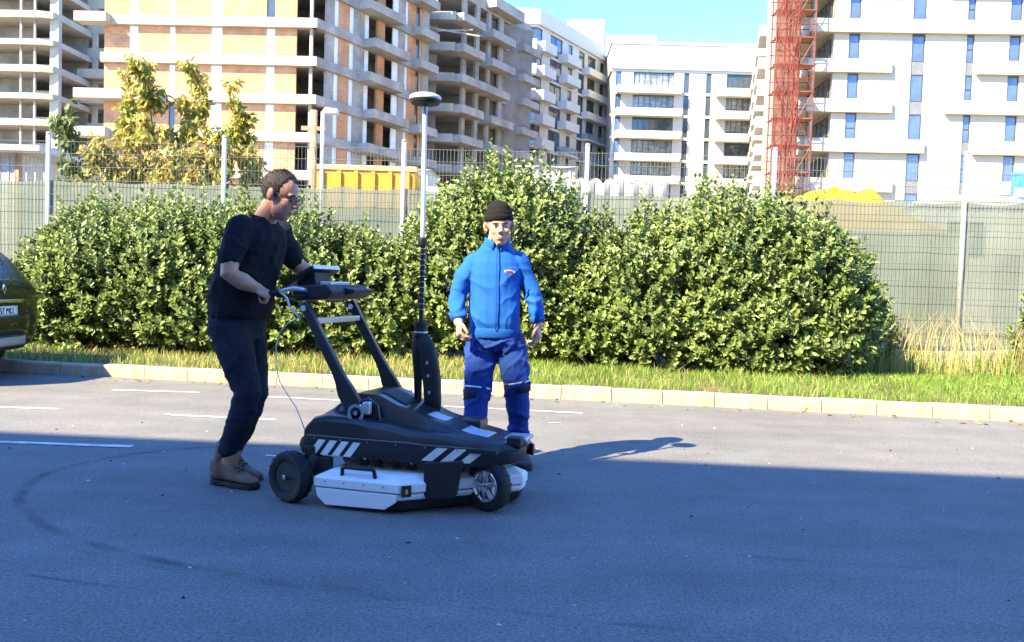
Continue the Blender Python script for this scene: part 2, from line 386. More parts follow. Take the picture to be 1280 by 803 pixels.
M_CURTAIN = mat('curtain', (.55,.52,.46), .9, var=.2, vscale=1.5)
def brick_mat(name, c1, c2, mortar):
    m = bpy.data.materials.new(name); m.use_nodes = True; t = m.node_tree; N = t.nodes; L = t.links
    b = N['Principled BSDF']; b.inputs['Roughness'].default_value = .9; tc = N.new('ShaderNodeTexCoord')
    mp = N.new('ShaderNodeMapping'); mp.inputs['Rotation'].default_value = (R(90), 0, 0); L.new(tc.outputs['Object'], mp.inputs[0])
    br = N.new('ShaderNodeTexBrick'); L.new(mp.outputs[0], br.inputs[0]); br.inputs['Scale'].default_value = 1; br.inputs['Brick Width'].default_value = .50; br.inputs['Row Height'].default_value = .25
    br.inputs['Mortar Size'].default_value = .022; br.inputs['Color1'].default_value = (*c1, 1); br.inputs['Color2'].default_value = (*c2, 1); br.inputs['Mortar'].default_value = (*mortar, 1)
    nz = N.new('ShaderNodeTexNoise'); nz.inputs['Scale'].default_value = .9; nz.inputs['Detail'].default_value = 6; L.new(tc.outputs['Object'], nz.inputs['Vector'])
    mr = N.new('ShaderNodeMapRange'); mr.inputs[1].default_value = .3; mr.inputs[2].default_value = .7; mr.inputs[3].default_value = .8; mr.inputs[4].default_value = 1.2; L.new(nz.outputs[0], mr.inputs[0])
    mx = N.new('ShaderNodeMix'); mx.data_type = 'RGBA'; mx.blend_type = 'MULTIPLY'; mx.inputs[0].default_value = 1; L.new(br.outputs[0], mx.inputs[6]); L.new(mr.outputs[0], mx.inputs[7]); L.new(mx.outputs[2], b.inputs['Base Color'])
    return m
M_BRICK = brick_mat('hollow_brick', (.47,.215,.10), (.53,.26,.13), (.43,.31,.21))

def FM(ox, oy, ang): return Matrix.Translation((ox, oy, 0)) @ Matrix.Rotation(R(ang), 4, 'Z')
WCACHE = {}
def window(parent, M, x0, x1, z0, z1, y=.16, pane=None, frame=None, mull=1, trans=()):
    """window object (frame) with its pane as sub-part"""
    pane = pane or M_GLASS; frame = frame or M_FRAME; w_, h_ = round(x1-x0, 2), round(z1-z0, 2); key = (w_, h_, pane.name, frame.name, mull, trans)
    if key not in WCACHE:
        f = MB(); t = .06
        f.box(0, w_, -.05, .05, 0, t); f.box(0, w_, -.05, .05, h_-t, h_); f.box(0, t, -.048, .048, t, h_-t); f.box(w_-t, w_, -.048, .048, t, h_-t)
        for k in range(1, mull): f.box(w_*k/mull-.035, w_*k/mull+.035, -.046, .046, t, h_-t)
        for q in trans: f.box(t, w_-t, -.044, .044, h_*q-.035, h_*q+.035)
        g = MB(); g.box(t*.5, w_-t*.5, -.008, .012, t*.5, h_-t*.5)
        WCACHE[key] = (f.mesh('window', frame), g.mesh('pane', pane))
    f, g = WCACHE[key]
    o = link('window', f, parent, M @ Matrix.Translation((x0, y, z0))); link('pane', g, o); return o
def facade(root, M, segs, floors, wall=None, brick=None, th=.30, sill=.95, pane=None, frame=None, pick=None):
    """segs: (width, code). c wall | b brick panel | o open bay | w tall window | s window with sill | f foil window | d dark glazing wide"""
    mbw = MB(M); wall = wall or M_WHITE
    for fi, (z0, z1) in enumerate(floors):
        x = 0.
        for si, (wd, c) in enumerate(segs):
            x1 = x+wd; cc = pick(fi, si, c) if pick else c
            if cc == 'c':
                if fi == 0: m2 = MB(M); m2.box(x, x1, 0, th-.01, floors[0][0], floors[-1][1]); m2.build('wall_panel', wall, root)
            elif cc == 'b':
                m2 = MB(M); m2.box(x+.005, x1-.005, .05, th-.02, z0+.005, z1-.005); m2.build('brick_panel', brick or M_BRICK, root)
            elif cc in 'wfk':
                zt = z1-.02
                window(root, M, x, x1, z0+.02, zt, .14, {'w': pane or M_GLASS, 'f': M_FOIL, 'k': M_GLASSD}[cc], frame or (M_FRAME if cc != 'f' else M_FOIL), 1, (.5,) if cc == 'f' else ())
            elif cc == 's':
                mbw.box(x, x1, 0, th, z0, z0+sill); mbw.box(x, x1, 0, th, z1-.25, z1)
                window(root, M, x, x1, z0+sill, z1-.25, .16, pane, frame)
            elif cc == 'd':
                window(root, M, x, x1, z0+.05, z1-.05, .22, M_GLASSL if (fi*5+si) % 3 else M_GLASSD, frame, max(2, int(wd/.75)), (.34,))
            x = x1
    if mbw.v: mbw.build('wall', wall, root)
def band(root, M, x0, x1, z0, z1, out, mt, inn=.3, name='floor_band'):
    mb = MB(M); mb.box(x0, x1, -out, inn, z0, z1); return mb.build(name, mt, root)
def balcony(root, M, x0, x1, zb, out, mt, par=.95, slab=.2, rail=None, thick=.12, inn=.0):
    mb = MB(M); mb.box(x0, x1, -out, inn, zb, zb+slab); o = mb.build('balcony', mt, root)
    if rail is None:
        p = MB(M); p.box(x0, x1, -out, -out+thick, zb+slab, zb+slab+par); p.box(x0, x0+thick, -out+thick, inn, zb+slab, zb+slab+par-.004); p.box(x1-thick, x1, -out+thick, inn, zb+slab, zb+slab+par-.004)
        p.build('parapet', mt, o)
    else:
        p = MB(M); p.box(x0+.05, x1-.05, -out+.05, -out+.07, zb+slab+.06, zb+slab+par); p.box(x1-.07, x1-.05, -out+.07, inn, zb+slab+.06, zb+slab+par); p.box(x0+.05, x0+.07, -out+.07, inn, zb+slab+.06, zb+slab+par)
        p.build('railing', rail, o)
        q = MB(M); q.box(x0+.03, x1-.03, -out+.03, -out+.09, zb+slab+par, zb+slab+par+.05)
        n = max(2, int((x1-x0)/1.1))
        for k in range(n+1): xx = x0+.05+(x1-x0-.1)*k/n; q.box(xx-.02, xx+.02, -out+.035, -out+.085, zb+slab, zb+slab+par)
        q.build('handrail', M_RAIL, o)
    return o
def block(root, poly, z0, z1, mt, name='core'):
    mb = MB(); mb.slab(poly, z0, z1); return mb.build(name, mt, root)
def base(px, Y): p = at(px, 353+.0297*(px-640), Y); return Vector((p.x, Y, 0))

# ---------- right: cream apartment block, nearly finished
pF = base(1003, 68.); bF = empty('apartment_block', pF, R(-3), 'cream rendered apartment block with narrow tall windows and staggered ledges beside red scaffolding', 'building')
I4 = Matrix.Identity(4)
sc = 68/FOC
def fx(px, y): # position along the front from a picture column read at height y
    return (at(px, y, 67.6).x-pF.x)/math.cos(R(3))
holes_cols = [(fx(1061,100)-.02, .82), (fx(1138.5,100)-.03, .98), (fx(1205,100)-.03, .56), (fx(1256.5,100)-.02, .84), (fx(1330,100), .9), (fx(1385,100), .9)]
FLN = 11; LF = 32.; lod = 1.55
mbw = MB(); win_spec = []
for k in range(FLN):
    zs, ze = 2.85+3*(k-1)+0.0, 2.85+3*k           # top of windows sits at slab underside ze
    if k == 0: zs = 0
    x = lod if k > 0 else 0
    for ci, (cx, cw) in enumerate(holes_cols):
        mbw.box(x, cx, 0, .35, zs, ze); sill = ze-2.05
        if ci in (1, 2):
            m2 = MB(); m2.box(cx+.004, cx+cw-.004, .10, .3, zs, sill); m2.build('spandrel_panel', M_GPAN, bF)
        else: mbw.box(cx, cx+cw, 0, .35, zs, sill)
        if ci == 2: window(bF, I4, cx, cx+cw, sill, ze-.01, .14, None, None, 1, (.48,))
        elif ci == 0 and k in (4, 9): window(bF, I4, cx, cx+cw, sill, ze-.01, .14, None, None, 1, (.45,))
        else: window(bF, I4, cx, cx+cw, sill, ze-.01, .14)
        x = cx+cw
    mbw.box(x, LF, 0, .35, zs, ze)
mbw.build('wall', M_CREAM, bF)
block(bF, [(0,5.0),(LF,5.0),(LF,16),(0,16)], 0, 2.85+3*(FLN-1)+.6, M_CREAM, 'rear_wing')
block(bF, [(1.8,.36),(LF,.36),(LF,5.0),(1.8,5.0)], 2.85+3*(FLN-1), 2.85+3*(FLN-1)+1.0, M_CREAM, 'roof')
block(bF, [(lod+.002,.35),(lod+.3,.35),(lod+.3,5.0),(lod+.002,5.0)], 0, 2.85+3*(FLN-1)-.01, M_CREAM, 'loggia_wall')
led = {3: [(-.45, fx(1152,190)), (fx(1212,195), LF)], 4: [(-.42, fx(1113,140)), (fx(1179,145), LF)], 5: [(-.42, fx(1113,92)), (fx(1217,100), LF)],
       6: [(-.42, LF)], 7: [(lod, fx(1122,5)), (fx(1184,5), LF)], 8: [(-.42, fx(1113,0)), (fx(1200,5), LF)], 9: [(-.42, LF)], 2: [(-.42, fx(1113,240)), (fx(1212,240), LF)], 1: [(-.42, LF)]}
for k, rs in led.items():
    for x0, x1 in rs:
        mb = MB(); zb = 2.85+3*(k-0)-0.0
        zb = 2.85+3*k
        mb.box(x0, x1, -.42, -.002, zb, zb+1.0); mb.build('ledge', M_CREAM, bF)
for k in range(FLN):   # loggia slabs, parapets and dark doors at the corner
    zb = 2.85+3*k
    if k < FLN-1:
        mb = MB(); mb.box(-.42, lod, 0, 5.0, zb, zb+.22); mb.build('loggia_slab', M_CREAM, bF)
        mb = MB(); mb.box(-.42, -.30, .002, 4.9, zb+.22, zb+.99); mb.box(-.30, lod, 0.004, .12, zb+.22, zb+.99); mb.build('loggia_parapet', M_CREAM, bF)
        window(bF, FM(lod-.12, 0, 90), .6, 4.6, zb+.25, zb+2.75, .0, M_GLASSD, None, 3)
    mb = MB(); mb.box(.05, .25, .2, .4, zb-2.85+(.22 if k else 0), zb); mb.build('column', M_CREAM, bF)

# ---------- red scaffolding tower at the corner of the cream block
M_RED = mat('red_scaffold', (.15,.022,.012), .6, var=.25, vscale=2)
M_ORNG = mat('orange_board', (.32,.14,.06), .8, var=.2, vscale=2)
M_REDN = mat('red_safety_net', (.14,.028,.017), .85, var=.35, vscale=.9, alpha=.84)
pS = base(957, 66.5); sf = empty('scaffold_tower', pS, R(-3), 'tall red scaffolding tower with netting, braces and boards against the block corner', 'scaffold')
SW = (base(1003, 66.5).x-pS.x)+.1; SX = [0, SW*.36, SW*.62, SW]; SD = 1.4; lev = 2.0; NL = 15
for x in SX:
    for y in (0, SD): mb = MB(); mb.cyl((x, y, 0), (x, y, NL*lev+.8), .055, 6); mb.build('standard', M_RED, sf)
for k in range(1, NL+1):
    z = k*lev; mb = MB()
    for y in (0, SD): mb.cyl((-.15, y, z), (SW+.15, y, z), .045, 6); mb.cyl((-.1, y, z-1.0), (SW+.1, y, z-1.0), .04, 6)
    for x in SX: mb.cyl((x, -.1, z), (x, SD+.1, z), .045, 6)
    mb.build('ledger', M_RED, sf)
    mb = MB(); mb.box(.05, SW-.05, .1, SD-.1, z+.05, z+.10); mb.build('plank', M_ORNG, sf)
    mb = MB(); a = k % 2
    mb.cyl((SX[2], -.06, z-lev*(1-a)), (SX[3], -.06, z-lev*a), .04, 6); mb.cyl((SX[0], -.07, z-lev*a), (SX[2], -.07, z-lev*(1-a)), .045, 6); mb.build('brace', M_RED, sf)
mb = MB(); rr = random.Random(3)
for i in range(520):  # hanging net folds and loose lattice
    x = rr.uniform(.02, SX[2]); z = rr.uniform(.5, NL*lev); l = rr.uniform(.3, 1.3); dx = rr.uniform(-.35, .35); y = rr.uniform(-.22, -.08)
    mb.cyl((x, y, z), (max(0, min(SX[2], x+dx)), y+rr.uniform(-.05, .05), z+l), rr.uniform(.012, .035), 4)
mb.build('net_folds', M_RED, sf, kind='stuff')
V = []; Fq = []; nx, nz_ = 10, 90
for j in range(nz_+1):
    for i in range(nx+1):
        V.append((SX[2]*i/nx, -.10+.10*mnoise.noise((i*.8, j*.55, 2)), .3+(NL*lev)*j/nz_))
for j in range(nz_):
    for i in range(nx): Fq.append((j*(nx+1)+i, j*(nx+1)+i+1, (j+1)*(nx+1)+i+1, (j+1)*(nx+1)+i))
link('safety_net', fast_mesh('safety_net', V, Fq, M_REDN, True), sf)

# ---------- receding white wing with staggered balconies behind the scaffold
pG = base(958, 86.); qG = base(941, 121.); gl = (qG-pG).length; ga = math.degrees(math.atan2(qG.y-pG.y, qG.x-pG.x))
bG = empty('apartment_wing', qG, 0, 'white apartment wing with small staggered balconies seen edge on behind the scaffold', 'building')
MG = FM(0, 0, ga+180)
fl = [(3*k+(.0 if k else 0), 3*k+2.75) for k in range(10)]
facade(bG, MG, [(3,'c'),(1.6,'w'),(1.2,'c'),(2.2,'k'),(2.5,'c'),(1.6,'w'),(1.5,'c'),(2.2,'k'),(2.6,'c'),(1.6,'w'),(1.4,'c'),(2.2,'k'),(3,'c'),(1.6,'w'),(2,'c'),(2.2,'k'),(gl-34.4 if gl > 34.5 else .1,'c')], fl, M_WHITE)
for k in range(10): band(bG, MG, 0, gl, 3*k+2.75, 3*k+3.0, .05, M_WHITE)
for k in range(1, 10):
    for i, x0 in enumerate((1.0, 9.0, 17.5, 25.5)):
        balcony(bG, MG, x0+(k % 2)*1.2, x0+5.0+(k % 2)*1.2, 3*k-.1, 1.5, M_WHITE, .9, .2)
ln = Vector((math.cos(R(ga)), math.sin(R(ga)), 0)); nn = Vector((ln.y, -ln.x, 0))
o_ = pG-qG; block(bG, [(0+.5,0),(o_.x+.5,o_.y),(o_.x+14,o_.y),(14,0)], 29.4, 31.0, M_WHITE, 'roof')
block(bG, [(1.5,0),(o_.x+1.5,o_.y+.3),(o_.x+14,o_.y+.3),(14,0)], 0, 29.4, M_WHITE, 'core')

# ---------- middle: finished white block with wide balconies
pE = base(757, 120.); bE = empty('apartment_block', pE, R(-1), 'white finished apartment block with wide balconies closing the far end of the street', 'building')
def ex(px, y): return (at(px, y, 120).x-pE.x)
LE = ex(958, 150); fE = [(3*k+.35, 3*k+3.0) for k in range(10)]; TOPE = 34.2
xs = [ex(p, 150) for p in (768, 775, 785, 790, 841, 853, 859.5, 880.5, 887, 893, 900, 906, 941)]
segs = []; x = 0
for v, c in zip(xs, ['c','w','c','c','d','c','k','c','k','c','c','c','d']): segs.append((v-x, c)); x = v
segs.append((LE-x, 'c'))
def pickE(fi, si, c):
    if c == 'w' and fi % 3 == 2: return 'k'
    return c
facade(bE, I4, segs, fE, M_WHITE, pick=pickE, pane=None)
for k in range(11): 
    band(bE, I4, -.2, LE, 3*k, 3*k+.35, .06, M_WHITE)
for k in range(1, 10):
    zb = 3*k-.02
    balcony(bE, I4, ex(769,150), ex(849,150), zb, 1.35, M_WHITE, .75, .25)
    balcony(bE, I4, ex(893,150), ex(939,150), zb-.15, 1.35, M_WHITE, .80, .25)
block(bE, [(0,.35),(LE,.35),(LE,14),(0,14)], 0, 30.3, M_CURTAIN, 'core')
block(bE, [(-.25,-.35),(LE,-.35),(LE,14),(-.25,14)], 30.35, TOPE-.6, M_WHITE, 'attic'); block(bE, [(-.4,-.5),(LE,-.5),(LE,14),(-.4,14)], TOPE-.6, TOPE-.25, M_WHITE, 'cornice')
# set back top floors behind it
pE2 = base(742, 140.); bE2 = empty('apartment_block', pE2, R(-6), 'white set back penthouse block rising behind the finished white block', 'building')
L2 = base(850, 140.).x-pE2.x
for i, (x0, x1, z1) in enumerate([(-5.5, .3, 42.8), (.3, L2*.62, 40.4), (L2*.62, L2+1.2, 38.3)]):
    block(bE2, [(x0,0+i*.4),(x1,0+i*.4),(x1,10),(x0,10)], 0, z1, M_WHITE, 'wing')
for x0 in (1.2, 3.4, 5.6): window(bE2, I4, x0, x0+1.9, 36.6, 39.1, .33, M_GLASSD, None, 2)
for x0 in (L2*.64+.8, L2*.64+3.2): window(bE2, I4, x0, x0+1.8, 34.6, 37.2, .72, M_GLASSD, None, 2)

# ---------- left of it: white stepped block with bay balconies
pD = base(662, 111.); aD = 60.; bD = empty('apartment_block', pD, 0, 'white stepped apartment block with glazed bays, railings and solid balconies', 'building')
MDf = FM(-9, 0, 0); MDs = FM(0, 0, aD); LD = 24.
fD = [(3*k+.3, 3*k+3.0) for k in range(11)]
facade(bD, MDf, [(4.2,'c'),(1.0,'w'),(2.3,'c'),(1.5,'k')], fD, M_WHITE)
facade(bD, MDs, [(1.4,'w'),(2.2,'c'),(1.8,'k'),(1.6,'w'),(1.8,'c'),(1.2,'w'),(2.0,'c'),(1.8,'k'),(1.0,'c'),(2.6,'k'),(1.6,'c'),(1.4,'k'),(1.0,'c'),(1.6,'k'),(LD-23,'c')], fD, M_WHITE)
for k in range(12):
    band(bD, MDf, 0, 9, 3*k, 3*k+.3, .05, M_WHITE); band(bD, MDs, 0, LD, 3*k, 3*k+.3, .05, M_WHITE)
for k in range(1, 11):
    zb = 3*k-.02
    gl_ = M_RAILG if k in (6, 7, 5) else None
    balcony(bD, MDf, 5.0, 9.0, zb, 1.3, M_WHITE, .95, .3, gl_)
    balcony(bD, MDs, .0, 3.2, zb, 1.2, M_WHITE, .95, .3)
    balcony(bD, MDs, 6.2, 10.2, zb+(.4 if k % 2 else 0), 1.3, M_WHITE, .85, .25, M_RAILG if k in (5, 6) else None)
    balcony(bD, MDs, 13.2, 22.0, zb, 1.1, M_WHITE, .7, .25, M_RAILG if k < 8 else None)
ca, sa = math.cos(R(aD)), math.sin(R(aD))
block(bD, [(-9,.35),(-.3,.35),(-.3+LD*ca,.35+LD*sa),(-9,.35+LD*sa)], 0, 33.0, M_CURTAIN, 'core')
block(bD, [(-9.4,-.3),(.35,-.3),(.35+LD*ca,-.3+LD*sa),(-9.4,-.3+LD*sa)], 33.3, 35.2, M_WHITE, 'attic')

# ---------- bare concrete building with open bays and balcony slabs
pC = base(561, 90.); aC = 62.; bC = empty('concrete_building', pC, 0, 'bare grey concrete apartment shell with open bays and projecting balcony slabs', 'building')
MCf = FM(-9, 0, -2); MCs = FM(0, -.31, aC); LC = 17.; NC = 10
fC = [(3*k+.25, 3*k+3.0) for k in range(NC)]
facade(bC, MCf, [(2.2,'c'),(1.4,'o'),(1.2,'c'),(2.4,'c'),(1.8,'o')], fC, M_CONCD)
facade(bC, MCs, [(1.6,'o'),(.7,'c'),(1.9,'o'),(.7,'c'),(1.8,'o'),(.6,'c'),(1.9,'o'),(.9,'c'),(1.9,'o'),(.7,'c'),(1.8,'o'),(.8,'c'),(LC-15.3,'o')], fC, M_CONC)
for k in range(NC+1):
    mb = MB(); mb.slab([(-9,-.1),(0,-.36),(LC*ca*.0+LC*math.cos(R(aC)),LC*math.sin(R(aC))-.3),(-9,LC*math.sin(R(aC)))], 3*k, 3*k+.25); mb.build('floor_slab', M_CONC, bC)
for k in range(1, NC):
    zb = 3*k-.05; lng = (k % 3 == 1)
    balcony(bC, MCf, 3.4 if k % 2 else 2.2, 9.2, zb, 1.5, M_CONC, .55, .25)
    balcony(bC, MCs, -.8, 9.2 if lng else 3.6, zb-.005, 1.5, M_CONC, .55, .25)
    if not lng: balcony(bC, MCs, 5.4, 10.4, zb+.004, 1.4, M_CONC, .55, .25)
    balcony(bC, MCs, 12.6, 16.6, zb+.3*(k % 2), 1.4, M_CONC, .55, .25)
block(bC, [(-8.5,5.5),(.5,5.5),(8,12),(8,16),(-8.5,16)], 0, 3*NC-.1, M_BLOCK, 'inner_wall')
mb = MB(MCs); mb.box(6.0, 12.5, -1.3, .1, 3*NC+.25, 3*NC+1.35); mb.box(.2, LC-.3, -.02, .2, 3*NC+.25, 3*NC+1.2); mb.build('roof_parapet', M_CONC, bC)
mb = MB(MCs)
for k in range(7): mb.box(2.6*k+.3, 2.6*k+.55, 2.6, 2.8, 3*NC+.25, 3*NC+1.6)
mb.build('roof_stub', M_CONC, bC)
mb = MB(); mb.cyl((-2.5,-2.2,26.0),(2.6,-2.4,25.2),.10,6); mb.cyl((-1.5,-2.6,25.6),(1.8,-1.0,26.2),.08,6); mb.build('stored_pipe', M_CONC, bC)

# ---------- brick infilled building
pB = base(385, 71.); aB = 64.; bB = empty('brick_building', pB, 0, 'unfinished apartment building of pale concrete floors with orange hollow brick infill', 'building')
def bxp(px, y): return (at(px, y, 71.4).x-pB.x)
LB = -bxp(128, 100); MBf = FM(-LB*math.cos(R(2)), LB*math.sin(R(2)), -2); NB = 10
fB = [(3*k+.6, 3*k+2.85) if k else (0, 2.85) for k in range(NB)]
def bl(px): return bxp(px, 100)+LB
cuts = [(bl(160),'b'),(bl(171),'f'),(bl(211),'b'),(bl(218),'f'),(bl(263.5),'b'),(bl(277.5),'f'),(bl(333),'b'),(bl(343.5),'f'),(bl(371),'b'),(LB-.25,'o'),(LB,'c')]
segs = []; x = 0
for v, c in cuts: segs.append((v-x, c)); x = v
rb = random.Random(5)
facade(bB, MBf, segs, fB, M_CONC, pick=lambda fi, si, c: 'k' if (c == 'f' and (fi*7+si*3) % 11 == 4) else c)
for k in range(NB+1):
    band(bB, MBf, -.1, LB+.3, 3*k-.15, 3*k+.6, .42, mat('pale_concrete', (.40,.365,.30), .9, var=.10, vscale=.6, fine=.08, fscale=6, tint=(.36,.32,.27)), .35)
M_PALE = MATS['pale_concrete']
for k in (5, 4, 7): balcony(bB, MBf, -1.8, bl(206) if k == 5 else bl(140), 3*k-.20, 1.3, M_PALE, .55, .2)
LS = 17.; MBs = FM(.30, -.31, aB)
sgs = [(1.5,'o'),(.9,'c'),(.6,'f'),(1.5,'b'),(.55,'f'),(1.5,'c'),(.7,'f'),(1.3,'o'),(1.1,'b'),(1.3,'o'),(.9,'f'),(1.0,'c'),(.5,'f'),(1.4,'b'),(.6,'k'),(.4,'b')]
rem = LS-sum(s for s, _ in sgs); sgs.append((rem, 'c'))
facade(bB, MBs, sgs, fB, M_CONC)
for k in range(NB+1): band(bB, MBs, -.1, LS, 3*k-.15, 3*k+.58, .22, M_CONC, .35)
for k in range(1, NB):
    if k % 2: balcony(bB, MBs, 6.2, 11.6, 3*k-.16, 1.4, M_CONC, .55, .2)
    else: balcony(bB, MBs, 5.4, 10.8, 3*k-.16, 1.4, M_CONC, .55, .2)
    balcony(bB, MBs, 13.6, 16.8, 3*k-.155, 1.3, M_CONC, .55, .2)
for k in range(NB+1):
    mb = MB(); mb.slab([(-LB+.3,.6),(-.1,.4),(LS*math.cos(R(aB)),LS*math.sin(R(aB))),(-LB+.3,LS*math.sin(R(aB)))], 3*k+.0, 3*k+.25); mb.build('floor_slab', M_CONC, bB)
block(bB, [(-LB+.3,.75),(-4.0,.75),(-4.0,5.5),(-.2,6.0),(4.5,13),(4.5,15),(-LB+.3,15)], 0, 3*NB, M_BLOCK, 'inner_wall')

# ---------- far left concrete frames
pA = base(-60, 100.); bA = empty('concrete_building', pA, R(-2), 'open concrete frame building with deep shaded floors and slab edges beyond the site hut', 'building')
LA = base(68, 100.).x-pA.x; NA = 12
zA = [2.2+3.0*k for k in range(NA)]
for k, z in enumerate(zA):
    mb = MB(); mb.slab([(-2,0),(LA-1.6,0),(LA-.4,.5),(LA,1.5),(LA,9),(-2,9)], z, z+.75 if k % 2 else z+.62); mb.build('floor_slab', M_PALE, bA)
    for x in (1.0, 4.2, 7.4, 9.0):
        if x < LA-1: mb = MB(); mb.box(x, x+.22, .5, .75, z+.7, z+3.0); mb.build('prop', M_CONC, bA)
    mb = MB(); mb.box(LA-1.05, LA-.05, 1.0, 1.7, z+.6, z+3.0); mb.build('column', M_PALE, bA)
    mb = MB(); mb.box(-2, LA-4.6, 4.2, 4.5, z+.7, z+2.99); mb.build('inner_wall', M_CONCD, bA)
    mb = MB(); mb.box(LA-3.9, LA-1.2, 2.6, 2.9, z+.7, z+1.4); mb.build('parapet', M_PALE, bA)
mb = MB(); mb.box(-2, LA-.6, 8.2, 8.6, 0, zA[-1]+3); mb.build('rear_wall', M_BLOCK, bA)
mb = MB(); mb.box(-2, LA, 0.2, 8, 0, 2.2); mb.build('wall', M_CONCD, bA)
pA2 = base(69, 108.); bA2 = empty('concrete_building', pA2, R(-2), 'pale concrete shell with square window openings left of the brick building', 'building')
LA2 = base(136, 108.).x-pA2.x; fA = [(3*k+.45, 3*k+3.0) for k in range(12)]
def wallsq():
    mb = MB()
    for k in range(12):
        z0, z1 = 3*k+.0, 3*k+3.0; hz0, hz1 = z0+1.0, z1-.25; xs_ = [(.4, 2.5), (3.3, 4.4), (5.0, 6.3)]
        mb.box(0, LA2, 0, .3, z0, hz0); mb.box(0, LA2, 0, .3, hz1, z1); x = 0
        for a_, b2 in xs_:
            if b2 < LA2: mb.box(x, a_, 0, .3, hz0, hz1); x = b2
        mb.box(x, LA2, 0, .3, hz0, hz1)
    return mb
wallsq().build('wall', M_PALE, bA2)
block(bA2, [(0,5),(LA2,5),(LA2,9),(0,9)], 0, 36, M_CONCD, 'inner_wall')
for k in range(12): mb = MB(); mb.box(0, LA2, .3, 5, 3*k, 3*k+.2); mb.build('floor_slab', M_CONC, bA2)
for k in (4, 5, 7, 8): balcony(bA2, I4, 3.4, LA2+.2, 3*k+.1, 1.6, M_PALE, .85, .2)

# ---------- the block behind the viewer whose shade covers the tarmac
M_SHB = mat('grey_render', (.48,.49,.52), .9)
SHD = Vector((6.84, -.523, 0)).normalized(); HB = 13.
e0 = Vector((.027, 5.86, 0))-Vector((.84, .75, 0))*HB
bS = empty('apartment_block', e0-SHD*40, math.atan2(SHD.y, SHD.x), 'long pale apartment block behind the viewer whose shade covers the tarmac', 'building')
MSh = FM(90, 0, 180)
mb = MB(); mb.box(0, 90, -12, -.35, 0, HB-.002); mb.box(0, 90, -.35, 0, 12.0, HB); mb.build('core', M_SHB, bS)
for k in range(4):
    segs = []
    mbs = MB(MSh); z0 = 3*k
    mbs.box(0, 90, 0, .34, z0, z0+.95); mbs.box(0, 90, 0, .34, z0+2.5, z0+3.0)
    for i in range(22): mbs.box(i*4.1, i*4.1+2.3, 0, .34, z0+.95, z0+2.5)
    mbs.build('wall', M_SHB, bS)
    for i in range(21): window(bS, MSh, i*4.1+2.3, i*4.1+4.1, z0+.95, z0+2.5, .2, M_GLASSD, None, 2)
# ================================================================ BUILDING SITE BEHIND THE FENCE
M_YEL = mat('yellow_paint', (.66,.36,.015), .5, var=.12, vscale=1.5, tint=(.62,.27,.02))
M_YELP = mat('faded_yellow', (.70,.52,.20), .6, var=.1, vscale=1.5)
M_SITEW = mat('site_white', (.50,.50,.48), .6, var=.07, vscale=1)
M_TIMB = mat('weathered_timber', (.36,.24,.14), .85, var=.25, vscale=3)
M_DARK = mat('dark_rubber', (.02,.02,.022), .7)
M_GREYS = mat('grey_sheet', (.27,.28,.29), .6, var=.12, vscale=1.2)
M_BLUE = mat('blue_banner', (.05,.22,.55), .6, var=.3, vscale=2)
def px_w(p0, p1, Y): return at(p0, 300, Y).x, at(p1, 300, Y).x
# yellow tipper body
Y = 24.; x0, x1 = px_w(392, 517, Y); zt = at(450, 207, Y).z; zb = at(450, 262, Y).z
tp = empty('tipper_truck', ((x0+x1)/2, Y, 0), 0, 'yellow tipper truck box with pale rim showing over the fence netting', 'truck'); hw = (x1-x0)/2
mb = MB(); mb.prism([(-hw, zb+.25), (-hw+.3, zb), (hw, zb), (hw, zt-.14), (-hw, zt-.14)], 0, 2.2); mb.build('tipper_box', M_YEL, tp, bevel=.02)
mb = MB(); mb.box(-hw-.04, hw+.04, -.05, 2.25, zt-.138, zt); mb.build('rim', M_YELP, tp, bevel=.02)
for k in range(6): mb = MB(); xx = -hw+.2+k*(2*hw-.4)/5; mb.box(xx-.05, xx+.05, -.08, -.002, zb+.1, zt-.16); mb.build('rib', M_YEL, tp)
mb = MB(); mb.box(-hw+.1, hw-.1, .3, 1.9, .75, zb-.01); mb.build('chassis', M_DARK, tp)
for xx in (-hw+.5, hw-.6):
    for yy in (.0, 1.9): mb = MB(); mb.lathe([(0,.2),(0,.48),(.03,.5),(.27,.5),(.3,.48),(.3,.2)], 18, 'y', (xx, yy, .5)); mb.build('wheel', M_DARK, tp)
mb = MB(); mb.box(hw+.15, hw+1.6, .1, 2.1, .7, zt-.5); mb.build('cab', M_SITEW, tp, bevel=.08)
mb = MB(); mb.box(hw+.35, hw+1.3, .07, .098, zt-1.6, zt-.8); mb.build('cab_window', M_GLASSD, tp)
# timber pole and floodlight mast
p = at(391, 225, 22); zt = at(391, 138, 22).z
pl = empty('timber_pole', (p.x, 22, 0), 0, 'brown timber pole beside the yellow tipper', 'pole'); mb = MB(); mb.tube([(0,0,0),(0,0,zt)], [.11,.085], 10); mb.build('shaft', M_TIMB, pl, True)
mb = MB(); mb.box(-.3, .3, -.05, .05, zt-.5, zt-.4); mb.build('crossarm', M_TIMB, pl)
p = at(402, 225, 21.5); zt = at(402, 140, 21.5).z
fl_ = empty('floodlight_mast', (p.x, 21.5, 0), 0, 'pale mast with a small floodlight beside the timber pole', 'lamp'); mb = MB(); mb.tube([(0,0,0),(0,0,zt)], .05, 10); mb.build('mast', M_GALV, fl_, True)
mb = MB(); mb.tube([(0,0,zt),(.08,-.06,zt+.08),(.22,-.16,zt+.04)], .03, 8); mb.build('bracket', M_GALV, fl_, True)
mb = MB(); mb.box(.1, .42, -.34, -.12, zt-.1, zt+.03); mb.build('lamp_head', M_SITEW, fl_, bevel=.03)
